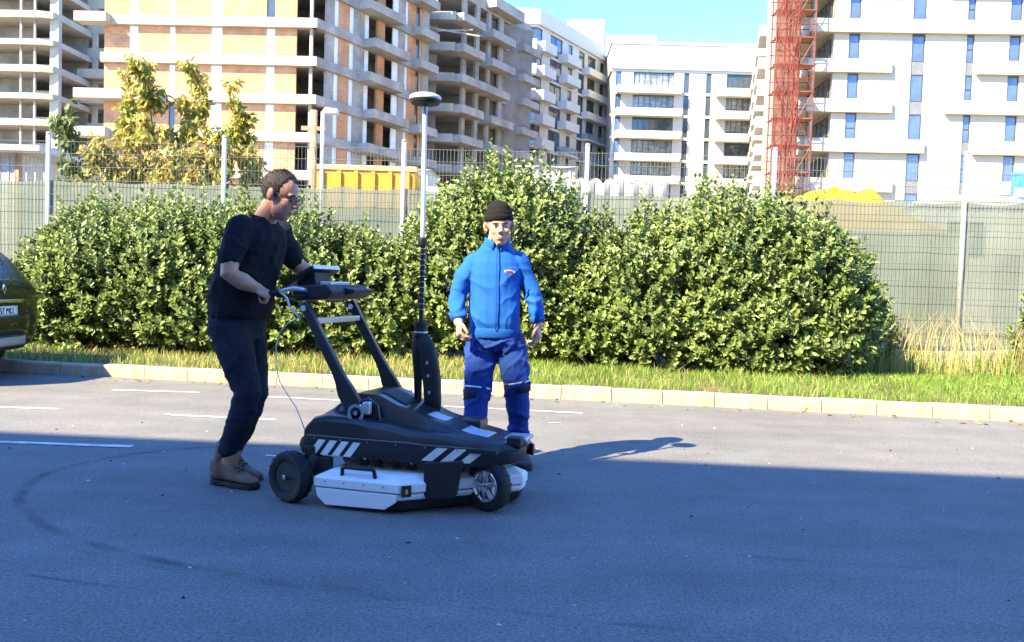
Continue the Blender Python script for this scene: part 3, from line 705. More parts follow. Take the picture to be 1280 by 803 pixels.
# site cabins
def cabin(px0, px1, ytop, Y, dep, label, win=True, arch=0.):
    x0, x1 = px_w(px0, px1, Y); zt = at((px0+px1)/2, ytop, Y).z; hw = (x1-x0)/2; c = empty('site_cabin', ((x0+x1)/2, Y, 0), R(-3), label, 'cabin', None)
    mb = MB(); mb.box(-hw, hw, 0, dep, .15, zt-arch); mb.build('wall', M_SITEW, c, bevel=.02)
    mb = MB(); mb.prism([(-hw-.1, zt-arch+.002), (hw+.1, zt-arch+.002), (hw*.6, zt-.05), (0, zt), (-hw*.6, zt-.05)], -.1, dep+.1); mb.build('roof', M_GREYS if arch else M_SITEW, c)
    n = int(2*hw/.3)
    for k in range(n): mb = MB(); xx = -hw+.15+k*(2*hw-.3)/max(1, n-1); mb.box(xx-.03, xx+.03, -.03, -.001, .2, zt-arch-.1); mb.build('rib', M_SITEW, c)
    if win:
        m_ = FM(0, 0, 0); window(c, m_, -hw*.5, hw*.1, zt-1.6, zt-.75, -.06, M_GLASSD, None, 2)
        mb = MB(); mb.box(hw*.35, hw*.75, -.05, -.032, .3, 2.3); mb.build('door', M_GREYS, c)
    for s in (-1, 1): mb = MB(); mb.box(s*(hw-.3)-.1, s*(hw-.3)+.1, .2, dep-.2, 0, .148); mb.build('footing', M_CONC, c)
    return c
cabin(636, 716, 208, 25, 2.6, 'white flat roofed site cabin showing above the hedge top')
cabin(1148, 1290, 243, 24, 3, 'white arched roof site cabin dimly seen through the fence netting', True, .35)
cabin(508, 533, 212, 27, 2.2, 'narrow white cabin with a door beside the yellow tipper', False)
# left hut with brown corner
x0, x1 = px_w(-50, 19, 20.); zt = at(0, 190, 20.).z; ht = empty('site_hut', ((x0+x1)/2, 20., 0), 0, 'white hut with brown corner post and long flat canopy at the fence', 'hut'); hw = (x1-x0)/2
mb = MB(); mb.box(-hw, hw, 0, 2, 0, zt); mb.build('wall', M_SITEW, ht)
mb = MB(); mb.box(hw+.002, hw+.10, -.05, .1, 0, zt); mb.build('corner_post', M_TIMB, ht)
mb = MB(); mb.box(-hw, hw+.72, -.35, 2.2, zt+.002, zt+.13); mb.build('canopy', M_SITEW, ht)
for k in range(10): mb = MB(); xx = -hw+.1+k*.2; mb.box(xx-.015, xx+.015, -.02, -.001, .1, zt-.1); mb.build('batten', M_SITEW, ht)
# scalloped grey sheeting on a frame
Y = 16.2; x0, x1 = px_w(688, 832, Y); z1 = at(760, 223, Y).z; sh = empty('sheeting_screen', (x0, Y, 0), R(-2), 'grey scalloped sheeting on white posts behind the gap between the bushes', 'screen'); Ls = x1-x0
V = []; Fq = []; nx, nz_ = 96, 8
for j in range(nz_+1):
    for i in range(nx+1):
        x = Ls*i/nx; top = z1-.12+.12*abs(math.cos(math.pi*x/Ls*8)); z = .2+(top-.2)*j/nz_; V.append((x, .06*math.cos(2*math.pi*x/Ls*8)+.02*mnoise.noise((x*3, z*3, 1)), z))
for j in range(nz_):
    for i in range(nx): Fq.append((j*(nx+1)+i, j*(nx+1)+i+1, (j+1)*(nx+1)+i+1, (j+1)*(nx+1)+i))
o = link('sheet', fast_mesh('sheet', V, Fq, M_GREYS, True), sh); sm = o.modifiers.new('s', 'SOLIDIFY'); sm.thickness = .01
for k in range(4): mb = MB(); xx = Ls*k/3; mb.cyl((xx,.12,0),(xx,.12,z1-.05),.03,8); mb.build('post', M_SITEW, sh)
# heap of yellow sand
Y = 19.; c = at(1046, 250, Y); zt = at(1046, 239, Y).z; V = []; Fq = []; nr, na = 26, 64
for i in range(nr+1):
    for k in range(na):
        a = 2*math.pi*k/na; t = i/nr; rx = 2.4*t; ry = .95*t; x, y = rx*math.cos(a), ry*math.sin(a)
        h = 2.45+(1-t**1.5)*(zt-2.45)*(1.02+.08*math.cos(a*2+.6))
        h = h+.22*mnoise.noise((x*2.0, y*2.0, 4))*(1-t*.5)+.07*mnoise.noise((x*6, y*6, 9))*(1-t*.6)
        V.append((c.x+x, Y+y, h if i < nr else 2.40))
for i in range(nr):
    for k in range(na): Fq.append((i*na+k, i*na+(k+1)%na, (i+1)*na+(k+1)%na, (i+1)*na+k))
tag(link('sand_heap', fast_mesh('sand_heap', V, Fq, mat('yellow_sand', (.52,.28,.008), .95, var=.14, vscale=2.5, bump=.6, bscale=25, tint=(.40,.20,.01)), True)), 'heap of bright yellow sand rising above the fence netting', 'sand heap')
sk = empty('skip_container', (c.x, Y, 0), 0, 'grey green open skip under the yellow sand heap behind the netting', 'skip'); M_SKIP = mat('skip_paint', (.16,.19,.16), .6, var=.2, vscale=1.5)
mb = MB(); mb.prism([(-2.1,.2),(2.1,.2),(2.45,2.42),(-2.45,2.42)], -1.05, 1.05); mb.build('hopper', M_SKIP, sk, bevel=.02)
for k in range(7): mb = MB(); xx = -1.5+k*.5; mb.box(xx-.04, xx+.04, -1.10, -1.052, .35, 2.3); mb.build('rib', M_SKIP, sk)
for s in (-1, 1): mb = MB(); mb.box(s*1.2-.1, s*1.2+.1, -.9, .9, 0, .198); mb.build('runner', M_DARK, sk)
# blue banner near the right block
p = at(1277, 236, 60); bn = empty('banner', (p.x-.2, 60, 0), 0, 'blue and white banner standing before the cream block', 'banner')
z0, z1 = at(1277, 252, 60).z, at(1277, 216, 60).z
mb = MB(); mb.box(-.5, 1.6, 0, .06, z0-1.5, z1); mb.build('panel', M_BLUE, bn); mb = MB(); mb.box(-.3, 1.0, -.02, -.003, z0+.3, z0+.9); mb.build('stripe', M_SITEW, bn)
for s in (-.4, 1.5): mb = MB(); mb.cyl((s,.12,0),(s,.12,z1),.05,8); mb.build('post', M_GALV, bn)
# ================================================================ VEGETATION
M_LEAF = leafmat('laurel_leaf', (.050,.095,.020), (.28,.36,.105), .22, .44, .5)
M_LEAFY = leafmat('young_leaf', (.15,.20,.03), (.34,.34,.08), .3, .4, .5)
M_STEM = mat('woody_stem', (.16,.11,.07), .9, var=.25, vscale=8)
M_GRASS = leafmat('grass_blade', (.10,.20,.025), (.30,.42,.09), .35, .6, .3)
M_DRY = leafmat('dry_grass_blade', (.36,.30,.11), (.62,.54,.26), .3, .8, .2)
def nrm(a): return a/np.maximum(1e-9, np.linalg.norm(a, axis=-1, keepdims=True))
def leaves_mesh(name, B, D, N, Ln, Wd, mt, fold=.18, curl=.12):
    """B base, D direction, N face normal, per leaf; 4 triangles each, folded at the midrib"""
    D = nrm(D); S = nrm(np.cross(D, N)); N = nrm(np.cross(S, D)); Ln = Ln[:, None]; Wd = Wd[:, None]
    l1 = B+D*Ln*.28+S*Wd*.42+N*Wd*fold; l2 = B+D*Ln*.68+S*Wd*.45+N*Wd*fold*.7-N*Ln*curl*.4
    r1 = B+D*Ln*.28-S*Wd*.42+N*Wd*fold; r2 = B+D*Ln*.68-S*Wd*.45+N*Wd*fold*.7-N*Ln*curl*.4
    tip = B+D*Ln-N*Ln*curl
    V = np.stack([B, l1, l2, tip, r2, r1], 1).reshape(-1, 3); n = len(B); k = np.arange(n)[:, None]*6
    Fc = np.concatenate([k+np.array([[0,3,2,1]]), k+np.array([[0,5,4,3]])], 1).reshape(-1, 4)
    return fast_mesh(name, V, Fc, mt)
def shoots_to_leaves(P, D, L, per, rng, ll=(.050,.108), ww=(.030,.056), spread=.85):
    n = len(P); t = np.linspace(.12, 1, per)[None, :]+rng.uniform(-.05, .05, (n, per)); D = nrm(D)
    h = nrm(np.cross(D, nrm(rng.normal(size=(n, 3))))); k = nrm(np.cross(D, h))
    ph = rng.uniform(0, 6.28, (n, 1))+np.arange(per)[None, :]*2.4
    rad = h[:, None, :]*np.cos(ph)[..., None]+k[:, None, :]*np.sin(ph)[..., None]
    base = P[:, None, :]+D[:, None, :]*(L[:, None]*t)[..., None]
    tilt = (.35+.9*t)[..., None]
    ld = nrm(rad*spread+D[:, None, :]*tilt+rng.normal(size=(n, per, 3))*.14); ln = nrm(D[:, None, :]*1.0-rad*.35+np.array([-.15, -.35, .15])+rng.normal(size=(n, per, 3))*.2)
    m = n*per
    return base.reshape(m, 3), ld.reshape(m, 3), ln.reshape(m, 3), rng.uniform(*ll, m)*(1.15-.35*t.ravel()), rng.uniform(*ww, m)
SHRUBS = []
def shrub(blobs, nsh, label, seed, tall=40, name='laurel_bush', row=True):
    rng = np.random.default_rng(seed); C = np.array([b[:3] for b in blobs]); Rr = np.array([b[3:] for b in blobs])
    if row: C = C*np.array([.96, 1, .955])-np.array([0, .68, .02]); Rr = Rr*np.array([.97, 1, .955])
    area = (Rr[:, 0]+Rr[:, 1])*Rr[:, 2]; cnt = (nsh*2.0*area/area.sum()).astype(int); P = []; D = []
    for c, r, k in zip(C, Rr, cnt):
        d = nrm(rng.normal(size=(k*2, 3))); d = d[d[:, 2] > -.75][:k]
        f = 1-.42*rng.random(len(d))**2.0+.05*rng.normal(size=len(d))
        lum = np.array([mnoise.noise((q[0]*2.2+seed, q[1]*2.2, q[2]*2.6)) for q in d])
        p = c+d*r*(f+.10*lum)[:, None]; P.append(p); D.append(nrm(d/r)*.8+np.array([0, 0, .75])+rng.normal(size=d.shape)*.3)
    P = np.concatenate(P); D = np.concatenate(D)
    q = (((P[:, None, :]-C[None])/Rr[None])**2).sum(-1); inside = (q < .42).sum(1) > 0
    g0 = .18; keep = (~inside) & (P[:, 2] > g0); P, D = P[keep], D[keep]
    L = rng.uniform(.14, .28, len(P)); gap = np.array([mnoise.noise((q[0]*2.6+seed*3, q[1]*2.6, q[2]*3.0)) for q in P]); kp = (gap > -.30) | (rng.random(len(P)) < .5); P, D, L = P[kp], D[kp], L[kp]
    # tall whips on the crown
    top = np.argsort(-P[:, 2]+rng.normal(size=len(P))*.12)[:tall]; D[top] = D[top]*.25+np.array([0, 0, 1.]); L[top] = rng.uniform(.25, .48, len(top))
    Bv, Dv, Nv, Ln, Wd = shoots_to_leaves(P, D, L, 11, rng)
    cx, cy = C[:, 0].mean(), C[:, 1].mean(); root = empty(name, (cx, cy, .1), 0, label, 'bush'); off = np.array([cx, cy, .1])
    link('foliage', leaves_mesh('foliage', Bv-off, Dv, Nv, Ln, Wd, M_LEAF), root)
    mb = MB(); r2 = random.Random(seed)
    for c, r in zip(C, Rr):
        for k in range(9):
            a = r2.random()*6.28; b0 = Vector((c[0]-cx+r2.uniform(-.4, .4)*r[0], c[1]-cy+r2.uniform(-.3, .3)*r[1], 0)); e = Vector((c[0]-cx+math.cos(a)*r[0]*.7, c[1]-cy+math.sin(a)*r[1]*.7, c[2]-.1+r[2]*r2.uniform(.0, .75)))
            mb.tube([b0, b0.lerp(e, .45)+Vector((r2.uniform(-.1,.1), r2.uniform(-.1,.1), .12)), e], [.026, .017, .006], 5)
    mb.build('stems', M_STEM, root, kind='stuff')
    SHRUBS.append((C, Rr)); return root
# blobs: centre x,y,z  radii x,y,z
shrub([(-5.95,12.25,0.75,0.7,0.8,0.867),(-5.45,12.2,0.977,0.85,0.85,0.952)], 2100, 'leafy laurel bush beside the parked car', 1, 50)
shrub([(-4.55,12.2,1,0.95,0.88,0.977),(-3.75,12.25,0.977,0.85,0.85,0.986),(-4.2,11.9,0.595,0.9,0.6,0.595)], 2300, 'dense laurel bush between the parked car and the man in black', 2, 60)
shrub([(-2.95,12.2,0.946,0.85,0.85,0.972),(-2.2,12.25,0.843,0.75,0.8,0.877),(-1.6,12.25,0.731,0.6,0.75,0.774)], 2200, 'lower laurel bush behind the cart handle', 3, 40)
shrub([(-0.7,12.3,1.14,0.85,0.9,1.16),(0.05,12.25,1.26,0.95,0.9,1.32),(-0.35,12.4,1.59,0.7,0.7,0.956),(0.45,12.2,0.819,0.6,0.8,0.864)], 3000, 'tallest laurel bush behind the man in blue', 4, 70)
shrub([(1.12,12.1,0.85,0.48,0.75,0.952),(1.05,11.9,0.595,0.45,0.6,0.637)], 900, 'narrow laurel bush between the tallest and the broadest bush', 5, 25)
shrub([(1.95,11.75,0.957,0.8,0.85,1.06),(2.75,11.75,1.09,1,0.92,1.1),(3.5,11.7,1.03,0.95,0.9,1.09),(3.88,11.75,0.827,0.72,0.8,0.94),(3.2,11.3,0.566,1.1,0.6,0.539)], 4600, 'broadest laurel bush rounded off at the strip of tall dry grass', 6, 110)
# ---- grass
def under_shrub(x, y):
    for C, Rr in SHRUBS:
        if ((((x-C[:, 0])/Rr[:, 0])**2+((y-C[:, 1])/(Rr[:, 1]*.8))**2) < .55).any(): return True
    return False
def blades(n, smin, smax, nmin, nmax, hmin, hmax, wd, seed, lean=.5, accept=None):
    rng = np.random.default_rng(seed); V = []; Fq = []
    S = rng.uniform(smin, smax, n); Q = rng.uniform(nmin, nmax, n); keep = []
    for s, q in zip(S, Q):
        p = kerb_pt(s, q)
        if under_shrub(p.x, p.y): continue
        dens = mnoise.noise((p.x*1.7, p.y*1.7, seed))
        if accept and not accept(p, rng, dens): continue
        keep.append((p.x, p.y, verge_h(p.x, p.y)-.01, dens))
    K = np.array(keep); m = len(K); h = rng.uniform(hmin, hmax, m)*(1+.35*K[:, 3]); a = rng.uniform(0, 6.28, m); b = rng.uniform(0, 6.28, m)
    w_ = np.stack([np.cos(a), np.sin(a), 0*a], 1)*wd*rng.uniform(.6, 1.3, m)[:, None]; l = np.stack([np.cos(b), np.sin(b), 0*b], 1)*(h*lean*rng.random(m))[:, None]
    B = K[:, :3]; z = np.zeros((m, 3)); z[:, 2] = h
    mid = B+l*.35+z*.6; tip = B+l+z
    V = np.stack([B-w_*.5, B+w_*.5, mid+w_*.38, tip, mid-w_*.38], 1).reshape(-1, 3); k = np.arange(m)[:, None]*5
    F1 = np.concatenate([k+np.array([[0,1,2]]), k+np.array([[0,2,4]]), k+np.array([[4,2,3]])], 1).reshape(-1, 3)
    return V, F1
V, F1 = blades(70000, -5, 14, .15, 3.6, .05, .115, .008, 21, .9, lambda p, r, d: (p.x > -.6+r.normal()*.5 or r.random() < .6) and d > -.62+.2*r.random())
tag(link('grass', fast_mesh('grass', V, F1, M_GRASS)), 'short green grass along the kerb', 'grass', kind='stuff')
V, F1 = blades(22000, -8, 8, .2, 2.6, .05, .15, .008, 22, .9, lambda p, r, d: (p.x < -.2 and r.random() < .45) or r.random() < .12)
tag(link('dry_grass', fast_mesh('dry_grass', V, F1, M_DRY)), 'short straw coloured grass at the foot of the hedges', 'grass', kind='stuff')
V, F1 = blades(1500, 8.6, 16, 3.9, 4.9, .35, .95, .010, 23, .55, lambda p, r, d: p.x > 5.05 and p.y < FA.y+(p.x-FA.x)*FD.y/FD.x-.14 and d > -.35)
tag(link('tall_dry_grass', fast_mesh('tall_dry_grass', V, F1, M_DRY)), 'tall dry yellow grass against the fence right of the broadest bush', 'grass', kind='stuff')
V, F1 = blades(1500, 8.6, 16, 3.5, 4.8, .15, .5, .012, 24, .7, lambda p, r, d: p.x > 4.6 and p.y < FA.y+(p.x-FA.x)*FD.y/FD.x-.14)
tag(link('tall_green_grass', fast_mesh('tall_green_grass', V, F1, M_GRASS)), 'tall green weeds among the dry grass by the fence', 'grass', kind='stuff')
rl = np.random.default_rng(77); nL = 420; S_ = rl.uniform(-5, 13, nL); Q_ = np.where(rl.random(nL) < .35, rl.uniform(-.35, .0, nL), rl.uniform(.16, 2.4, nL))
P_ = []
for s_, q_ in zip(S_, Q_): p = kerb_pt(s_, q_); P_.append((p.x, p.y, .006 if q_ < 0 else verge_h(p.x, p.y)+.05))
N_ = rl.normal(size=(nL, 3))*.35+np.array([0, 0, 1.]); D_ = rl.normal(size=(nL, 3))*np.array([1, 1, .15])
tag(link('fallen_leaves', leaves_mesh('fallen_leaves', np.array(P_), D_, N_, rl.uniform(.03, .07, nL), rl.uniform(.02, .04, nL), leafmat('fallen_leaf', (.22,.12,.04), (.50,.36,.12), .2, .8, .2))), 'dry fallen leaves scattered along the kerb and grass', 'leaves', kind='stuff')
# dark small bush in the shade at the end of the hedge, weed at the right edge
shrub([(5.10,12.55,.45,.22,.2,.48)], 260, 'small bush shaded by the broadest bush at the plinth', 8, 30, 'small_bush', False)
shrub([(7.3,12.5,.40,.13,.14,.42)], 18, 'small leafy weed in the dry grass by the fence', 9, 6, 'leafy_weed', False)
# ---- young trees with turning leaves behind the fence
M_AUT = leafmat('turning_leaf', (.22,.29,.05), (.62,.46,.13), .4, .6, .3)
M_AUTG = leafmat('green_sapling_leaf', (.07,.13,.04), (.22,.26,.09), .3, .5, .4)
def sapling(px, ytop, Y, width, mt, label, seed, n=900, ybot=230):
    rng = np.random.default_rng(seed); b = at(px, 300, Y); zt = at(px, ytop, Y).z; root = empty('young_tree', (b.x, Y, 0), 0, label, 'tree', None)
    mb = MB(); r2 = random.Random(seed); tr = [Vector((r2.uniform(-.05,.05)*k, r2.uniform(-.05,.05)*k, zt*k/6)) for k in range(7)]
    mb.tube(tr, [.035,.032,.028,.022,.016,.011,.005], 6)
    tips = []
    for k in range(46):
        t = r2.uniform(.30, .99); i = min(5, int(t*6)); p = tr[i].lerp(tr[i+1], t*6-i); a = r2.random()*6.28; l = width*(1.05-.55*t)*r2.uniform(.6, 1.1)
        e = p+Vector((math.cos(a)*l, math.sin(a)*l, l*r2.uniform(.5, 1.4))); mb.tube([p, p.lerp(e, .5)+Vector((0,0,.05)), e], [.010,.007,.003], 4); tips.append((p, e))
    mb.build('trunk', M_STEM, root, True)
    P = []; 
    for k in range(n):
        p, e = tips[rng.integers(len(tips))]; f = rng.uniform(.25, 1.05); P.append(np.array(p.lerp(e, f))+rng.normal(size=3)*.05)
    P = np.array(P); D = rng.normal(size=P.shape)*.6+np.array([0, 0, -.75]); N = rng.normal(size=P.shape)+np.array([0, -.3, .9])
    link('crown', leaves_mesh('crown', P, D, N, rng.uniform(.10, .20, n), rng.uniform(.045, .085, n), mt, .12, .1), root)
for i, (px, yt, Y, wd, mt, lb, n) in enumerate([
    (92, 138, 17.5, .42, M_AUTG, 'short dark green young tree beside the site hut', 620),
    (150, 98, 17.8, .30, M_AUT, 'thin young tree with turning leaves nearest the dark green one', 700),
    (196, 84, 17.4, .36, M_AUT, 'young tree with green and orange leaves, second tallest of the row', 900),
    (240, 80, 17.9, .40, M_AUT, 'tallest young tree with turning leaves behind the fence', 1000),
    (288, 98, 17.5, .26, M_AUT, 'slim young tree with orange leaves by the pale fence post', 560),
    (325, 180, 17.2, .25, M_AUT, 'small young tree with yellow leaves behind the head of the man in black', 300),
    (165, 175, 16.9, .45, M_AUT, 'low sapling with yellow leaves between two thin young trees', 600),
    (268, 170, 16.8, .5, M_AUT, 'low wide sapling with green and yellow leaves by the pale fence post', 700),
    (312, 150, 17.6, .35, M_AUT, 'wispy sapling with pale orange leaves right of the young trees', 420),
    (120, 190, 16.6, .5, M_AUT, 'low bushy sapling with pink orange leaves behind the netting', 620),
    (215, 185, 16.5, .5, M_AUT, 'low bushy sapling with yellow leaves at the feet of the young trees', 620)]):
    sapling(px, yt, Y, wd*1.3, mt, lb, 40+i, int(n*2.2))
# ================================================================ SURVEY CART
M_BLK = mat('black_shell', (.016,.017,.020), .34, 0, .5, .12, 4, fine=.1, fscale=120, bump=.05, bscale=220, coat=.15)
M_BLKM = mat('black_matt', (.013,.013,.015), .6, var=.15, vscale=6)
M_RUB = mat('tyre_rubber', (.014,.014,.015), .75, var=.2, vscale=12, bump=.3, bscale=90)
M_CHR = mat('chrome', (.72,.73,.75), .16, 1., .5, .05, 5)
M_WPL = mat('white_plastic', (.84,.85,.85), .42, 0, .5, .04, 4, fine=.03, fscale=90)
M_REFL = mat('white_reflective_tape', (.80,.81,.80), .4, var=.04)
M_SILV = mat('silver_plate', (.55,.58,.62), .3, .6, var=.06)
M_LBL = mat('pale_label', (.42,.50,.58), .35, var=.1)
M_YLW = mat('yellow_latch', (.70,.45,.05), .5)
M_CABLE = mat('pale_cable', (.62,.62,.58), .6)
CART = Vector((-.994, 4.834, 0)); CA = R(-16)
cart = empty('radar_cart', CART, CA, 'black wheeled ground radar cart with white stripes and a white antenna case slung beneath', 'cart')
def lerp_tab(tab, u):
    if u <= tab[0][0]: return tab[0][1]
    for (a, va), (b, vb) in zip(tab, tab[1:]):
        if u <= b: t = (u-a)/(b-a); t = t*t*(3-2*t)*.5+t*.5; return va+(vb-va)*t
    return tab[-1][1]
W_T = [(.03,.325),(.35,.335),(.6,.315),(.85,.26),(1.0,.205),(1.13,.14)]
F_T = [(.03,.385),(.07,.425),(.14,.442),(.30,.440),(.45,.418),(.6,.392),(.75,.380),(.9,.358),(1.05,.335),(1.13,.30)]
C_T = [(.03,.385),(.10,.45),(.17,.50),(.24,.545),(.36,.545),(.5,.490),(.7,.424),(.88,.368),(1.05,.345),(1.13,.31)]
def hood_z(u, v):
    w_ = lerp_tab(W_T, u); f = lerp_tab(F_T, u); c = lerp_tab(C_T, u); hw = .17-.06*max(0, u-.4)
    t = min(1, max(0, (abs(v)-hw)/.035)); t = t*t*(3-2*t); z = c+(f-c)*t
    e = max(0, abs(v)/w_-.86)/.14; return z-.028*e*e
nu, nv = 56, 40; V = []; Fq = []
for i in range(nu+1):
    u = .03+1.10*i/nu; w_ = lerp_tab(W_T, u); zb = .325-.035*max(0, (u-.6)/.5)
    row = [(u, -w_-.004, zb)]
    for j in range(nv+1): v = w_*(2*j/nv-1); row.append((u, v, max(zb+.004, hood_z(u, v))))
    row.append((u, w_+.004, zb)); V += row
n = nv+3
for i in range(nu):
    for j in range(n-1): Fq.append((i*n+j, (i+1)*n+j, (i+1)*n+j+1, i*n+j+1))
o = link('hood', fast_mesh('hood', V, Fq, M_BLK, True), cart)
bm = bmesh.new(); bm.from_mesh(o.data)
bm.verts.ensure_lookup_table(); bm.faces.new([bm.verts[j] for j in range(n)]); bm.faces.new([bm.verts[nu*n+j] for j in range(n-1, -1, -1)])
bmesh.ops.recalc_face_normals(bm, faces=bm.faces); bm.to_mesh(o.data); bm.free(); o.data.set_sharp_from_angle(angle=R(42))
# side panels following the tapering plan
PATH = [(.0,.315),(.03,.345),(.36,.352),(.68,.335),(.84,.285),(.99,.225),(1.10,.175),(1.15,.10)]
def pth(u): 
    for (a, va), (b, vb) in zip(PATH, PATH[1:]):
        if u <= b: return va+(vb-va)*(u-a)/(b-a)
    return PATH[-1][1]
for s in (-1, 1):
    K = 60; ring = []
    for i in range(K+1):
        u = 1.15*i/K; v = pth(u); zt = .338-.030*max(0, (u-.6)/.5); zb = .232+.010*math.sin(u*5)+.018*max(0, (u-.95)/.2); r0 = max(0, (.05-u)/.05)
        zt -= .04*r0*r0; zb += .035*r0*r0
        ring.append([(u, s*(v-.03), zb), (u, s*v, zb+.006), (u, s*(v+.004), (zt+zb)/2), (u, s*v, zt-.004), (u, s*(v-.03), zt)])
    mb = MB(); mb.ring_tube(ring); sp_ = mb.build('side_panel', M_BLK, cart, True, auto=38)
    mb = MB(); mb.tube([(u, s*(pth(u)+.001), .340-.030*max(0, (u-.6)/.5)) for u in [.06+.03*k for k in range(34)]], .003, 6); mb.build('edge_highlight', M_GPAN, sp_, True)  # thin grey line painting in the highlight along the fender's lower edge
    for grp, n_, z0, z1, sh, st, wd in ((.072, 4, .246, .322, .055, .0655, .040), (.685, 3, .262, .330, .072, .088, .052)):
        for k in range(n_):
            a = grp+k*st; off = .0068
            pts = []
            for (u, z) in ((a, z0), (a+wd, z0), (a+wd+sh, z1), (a+sh, z1)): pts.append((u, s*(pth(u)+off), z-.024*max(0, (u-.6)/.5)))
            mb = MB(); mb.add(pts+[(p[0], p[1]-s*.003, p[2]) for p in pts], [(0,1,2,3),(4,5,6,7),(0,1,5,4),(1,2,6,5),(2,3,7,6),(3,0,4,7)]); mb.build('reflective_stripe', M_REFL, sp_)
    for k in range(7):
        u = .10+.15*k; mb = MB(); yy = s*(pth(u)+.0035); mb.lathe([(0,.0005),(0,.0055),(.003,.0045),(.003,.0005)] if s > 0 else [(0,.0005),(0,.0055),(-.003,.0045),(-.003,.0005)], 8, 'y', (u, yy, .3275-.030*max(0, (u-.6)/.5))); mb.build('screw', M_GPAN, sp_)
    # lift bracket
    mb = MB(); mb.add([(u, s*(.362-.12*max(0, u-.7)), z) for u, z in ((.705,.25),(.90,.27),(.872,.10),(.86,.085),(.722,.072),(.712,.09))]+[(u, s*(.335-.12*max(0, u-.7)), z) for u, z in ((.705,.25),(.90,.27),(.872,.10),(.86,.085),(.722,.072),(.712,.09))],
        [(0,1,2,3,4,5),(11,10,9,8,7,6)]+[(i, (i+1)%6, 6+(i+1)%6, 6+i) for i in range(6)]); mb.build('lift_bracket', M_BLKM, cart, bevel=.004)
# chassis beams, rollers and springs below the hood
mb = MB(); mb.box(.06, 1.08, -.05, .05, .235, .30); mb.build('chassis_beam', M_BLKM, cart, bevel=.006)
mb = MB(); mb.box(.05, .11, -.36, .36, .225, .285); mb.build('axle_beam', M_BLKM, cart, bevel=.006)
mb = MB(); mb.box(.72, .80, -.30, .30, .245, .295); mb.build('axle_beam', M_BLKM, cart, bevel=.006)
mb = MB(); mb.box(.12, 1.05, -.27, .27, .300, .322); mb.build('deck_plate', M_BLKM, cart)
for k, u in enumerate((.34, .42, .52, .60)):
    for s in (-1, 1):
        mb = MB(); mb.cyl((u, s*.25, .165), (u, s*.25, .262), .011 if k % 2 else .008, 10); r_ = mb.build('suspension_rod', M_CHR if k in (0, 3) else M_BLKM, cart, True, auto=40)
        mb = MB(); mb.lathe([(-.012,.004),(-.012,.022),(.012,.022),(.012,.004)], 14, 'y', (u, s*.25, .195)); mb.build('roller', M_BLKM, r_, True, auto=40)
# wheels
def wheel(u, v, yaw, rad, wid, chrome):
    M = Matrix.Translation((u, v, rad)) @ Matrix.Rotation(R(yaw), 4, 'Z'); s = -1 if v < 0 else 1
    mb = MB(M); h = wid/2
    mb.lathe([(-h*.8, rad*.62),(-h, rad*.75),(-h*.98, rad*.90),(-h*.62, rad*.985),(0, rad),(h*.62, rad*.985),(h*.98, rad*.90),(h, rad*.75),(h*.8, rad*.62)], 40, 'y', closed=True)
    ty = mb.build('wheel', M_RUB, cart, True, auto=50)
    mb = MB(M)
    for k in range(36):
        a = 2*math.pi*k/36; c, sn = math.cos(a), math.sin(a); sd_ = 1 if k % 2 else -1
        mb.bar((rad*.994*c, sd_*h*.12, rad*.994*sn), (rad*.935*c, sd_*h*.90, rad*.935*sn), .009, .006)
    mb.build('tread', M_RUB, ty, kind='stuff')
    if chrome:
        mb = MB(M); mb.lathe([(s*h*.55, rad*.50),(s*h*.86, rad*.56),(s*h*.93, rad*.62),(s*h*.80, rad*.655),(s*h*.3, rad*.64),(s*h*.3, rad*.50)], 36, 'y', closed=True); rm = mb.build('rim', M_CHR, ty, True, auto=40)
        for k in range(5):
            a = 2*math.pi*k/5+.3; c, sn = math.cos(a), math.sin(a); mb = MB(M); mb.bar((rad*.10*c, s*h*.80, rad*.10*sn), (rad*.56*c, s*h*.62, rad*.56*sn), .030, .012); mb.build('spoke', M_CHR, rm, bevel=.003)
        mb = MB(M); mb.lathe([(s*h*.2, .001),(s*h*.2, rad*.16),(s*h*.9, rad*.15),(s*h*1.0, rad*.10),(s*h*1.0, .001)], 20, 'y'); mb.build('hub_cap', M_CHR, rm, True, auto=40)
        mb = MB(M); mb.lathe([(s*h*.1, .001),(s*h*.1, rad*.6),(s*h*.25, rad*.6),(s*h*.25, .001)], 24, 'y'); mb.build('wheel_dish', M_CHR, rm, True, auto=40)
    else:
        mb = MB(M); mb.lathe([(-h*.7, .001),(-h*.7, rad*.63),(h*.7, rad*.63),(s*h*.72, .001)], 28, 'y'); hb = mb.build('hub', M_BLKM, ty, True, auto=40)
        mb = MB(M); mb.lathe([(s*h*.7, .001),(s*h*.7, .014),(s*h*1.12, .014),(s*h*1.18, .011),(s*h*1.18, .001)], 6, 'y'); mb.build('axle_cap', M_CHR, hb)
    return M
for s in (-1, 1):
    wheel(0, s*.40, -17 if s < 0 else -17, .13, .085, False)
    mb = MB(); mb.tube([(.0, s*.345, .13),(.06, s*.335, .15),(.11, s*.33, .24)], [.038,.036,.034], 10); mb.build('trailing_arm', M_BLKM, cart, True)
    mb = MB(); mb.slab([(.03, s*.352),(.20, s*.352),(.20, s*.318),(.03, s*.318)], .13, .235); mb.build('wheel_guard', M_BLKM, cart, bevel=.012)
    fu, fv = (.99, -.180) if s < 0 else (.85, .26)
    wheel(fu, fv, -24, .128, .080, True)
    mb = MB(); mb.tube([(fu, fv-s*.055, .128),(fu-.015, fv-s*.055, .20),(fu-.03, fv-s*.05, .27)], [.024,.022,.024], 10); mb.build('fork', M_BLKM, cart, True)
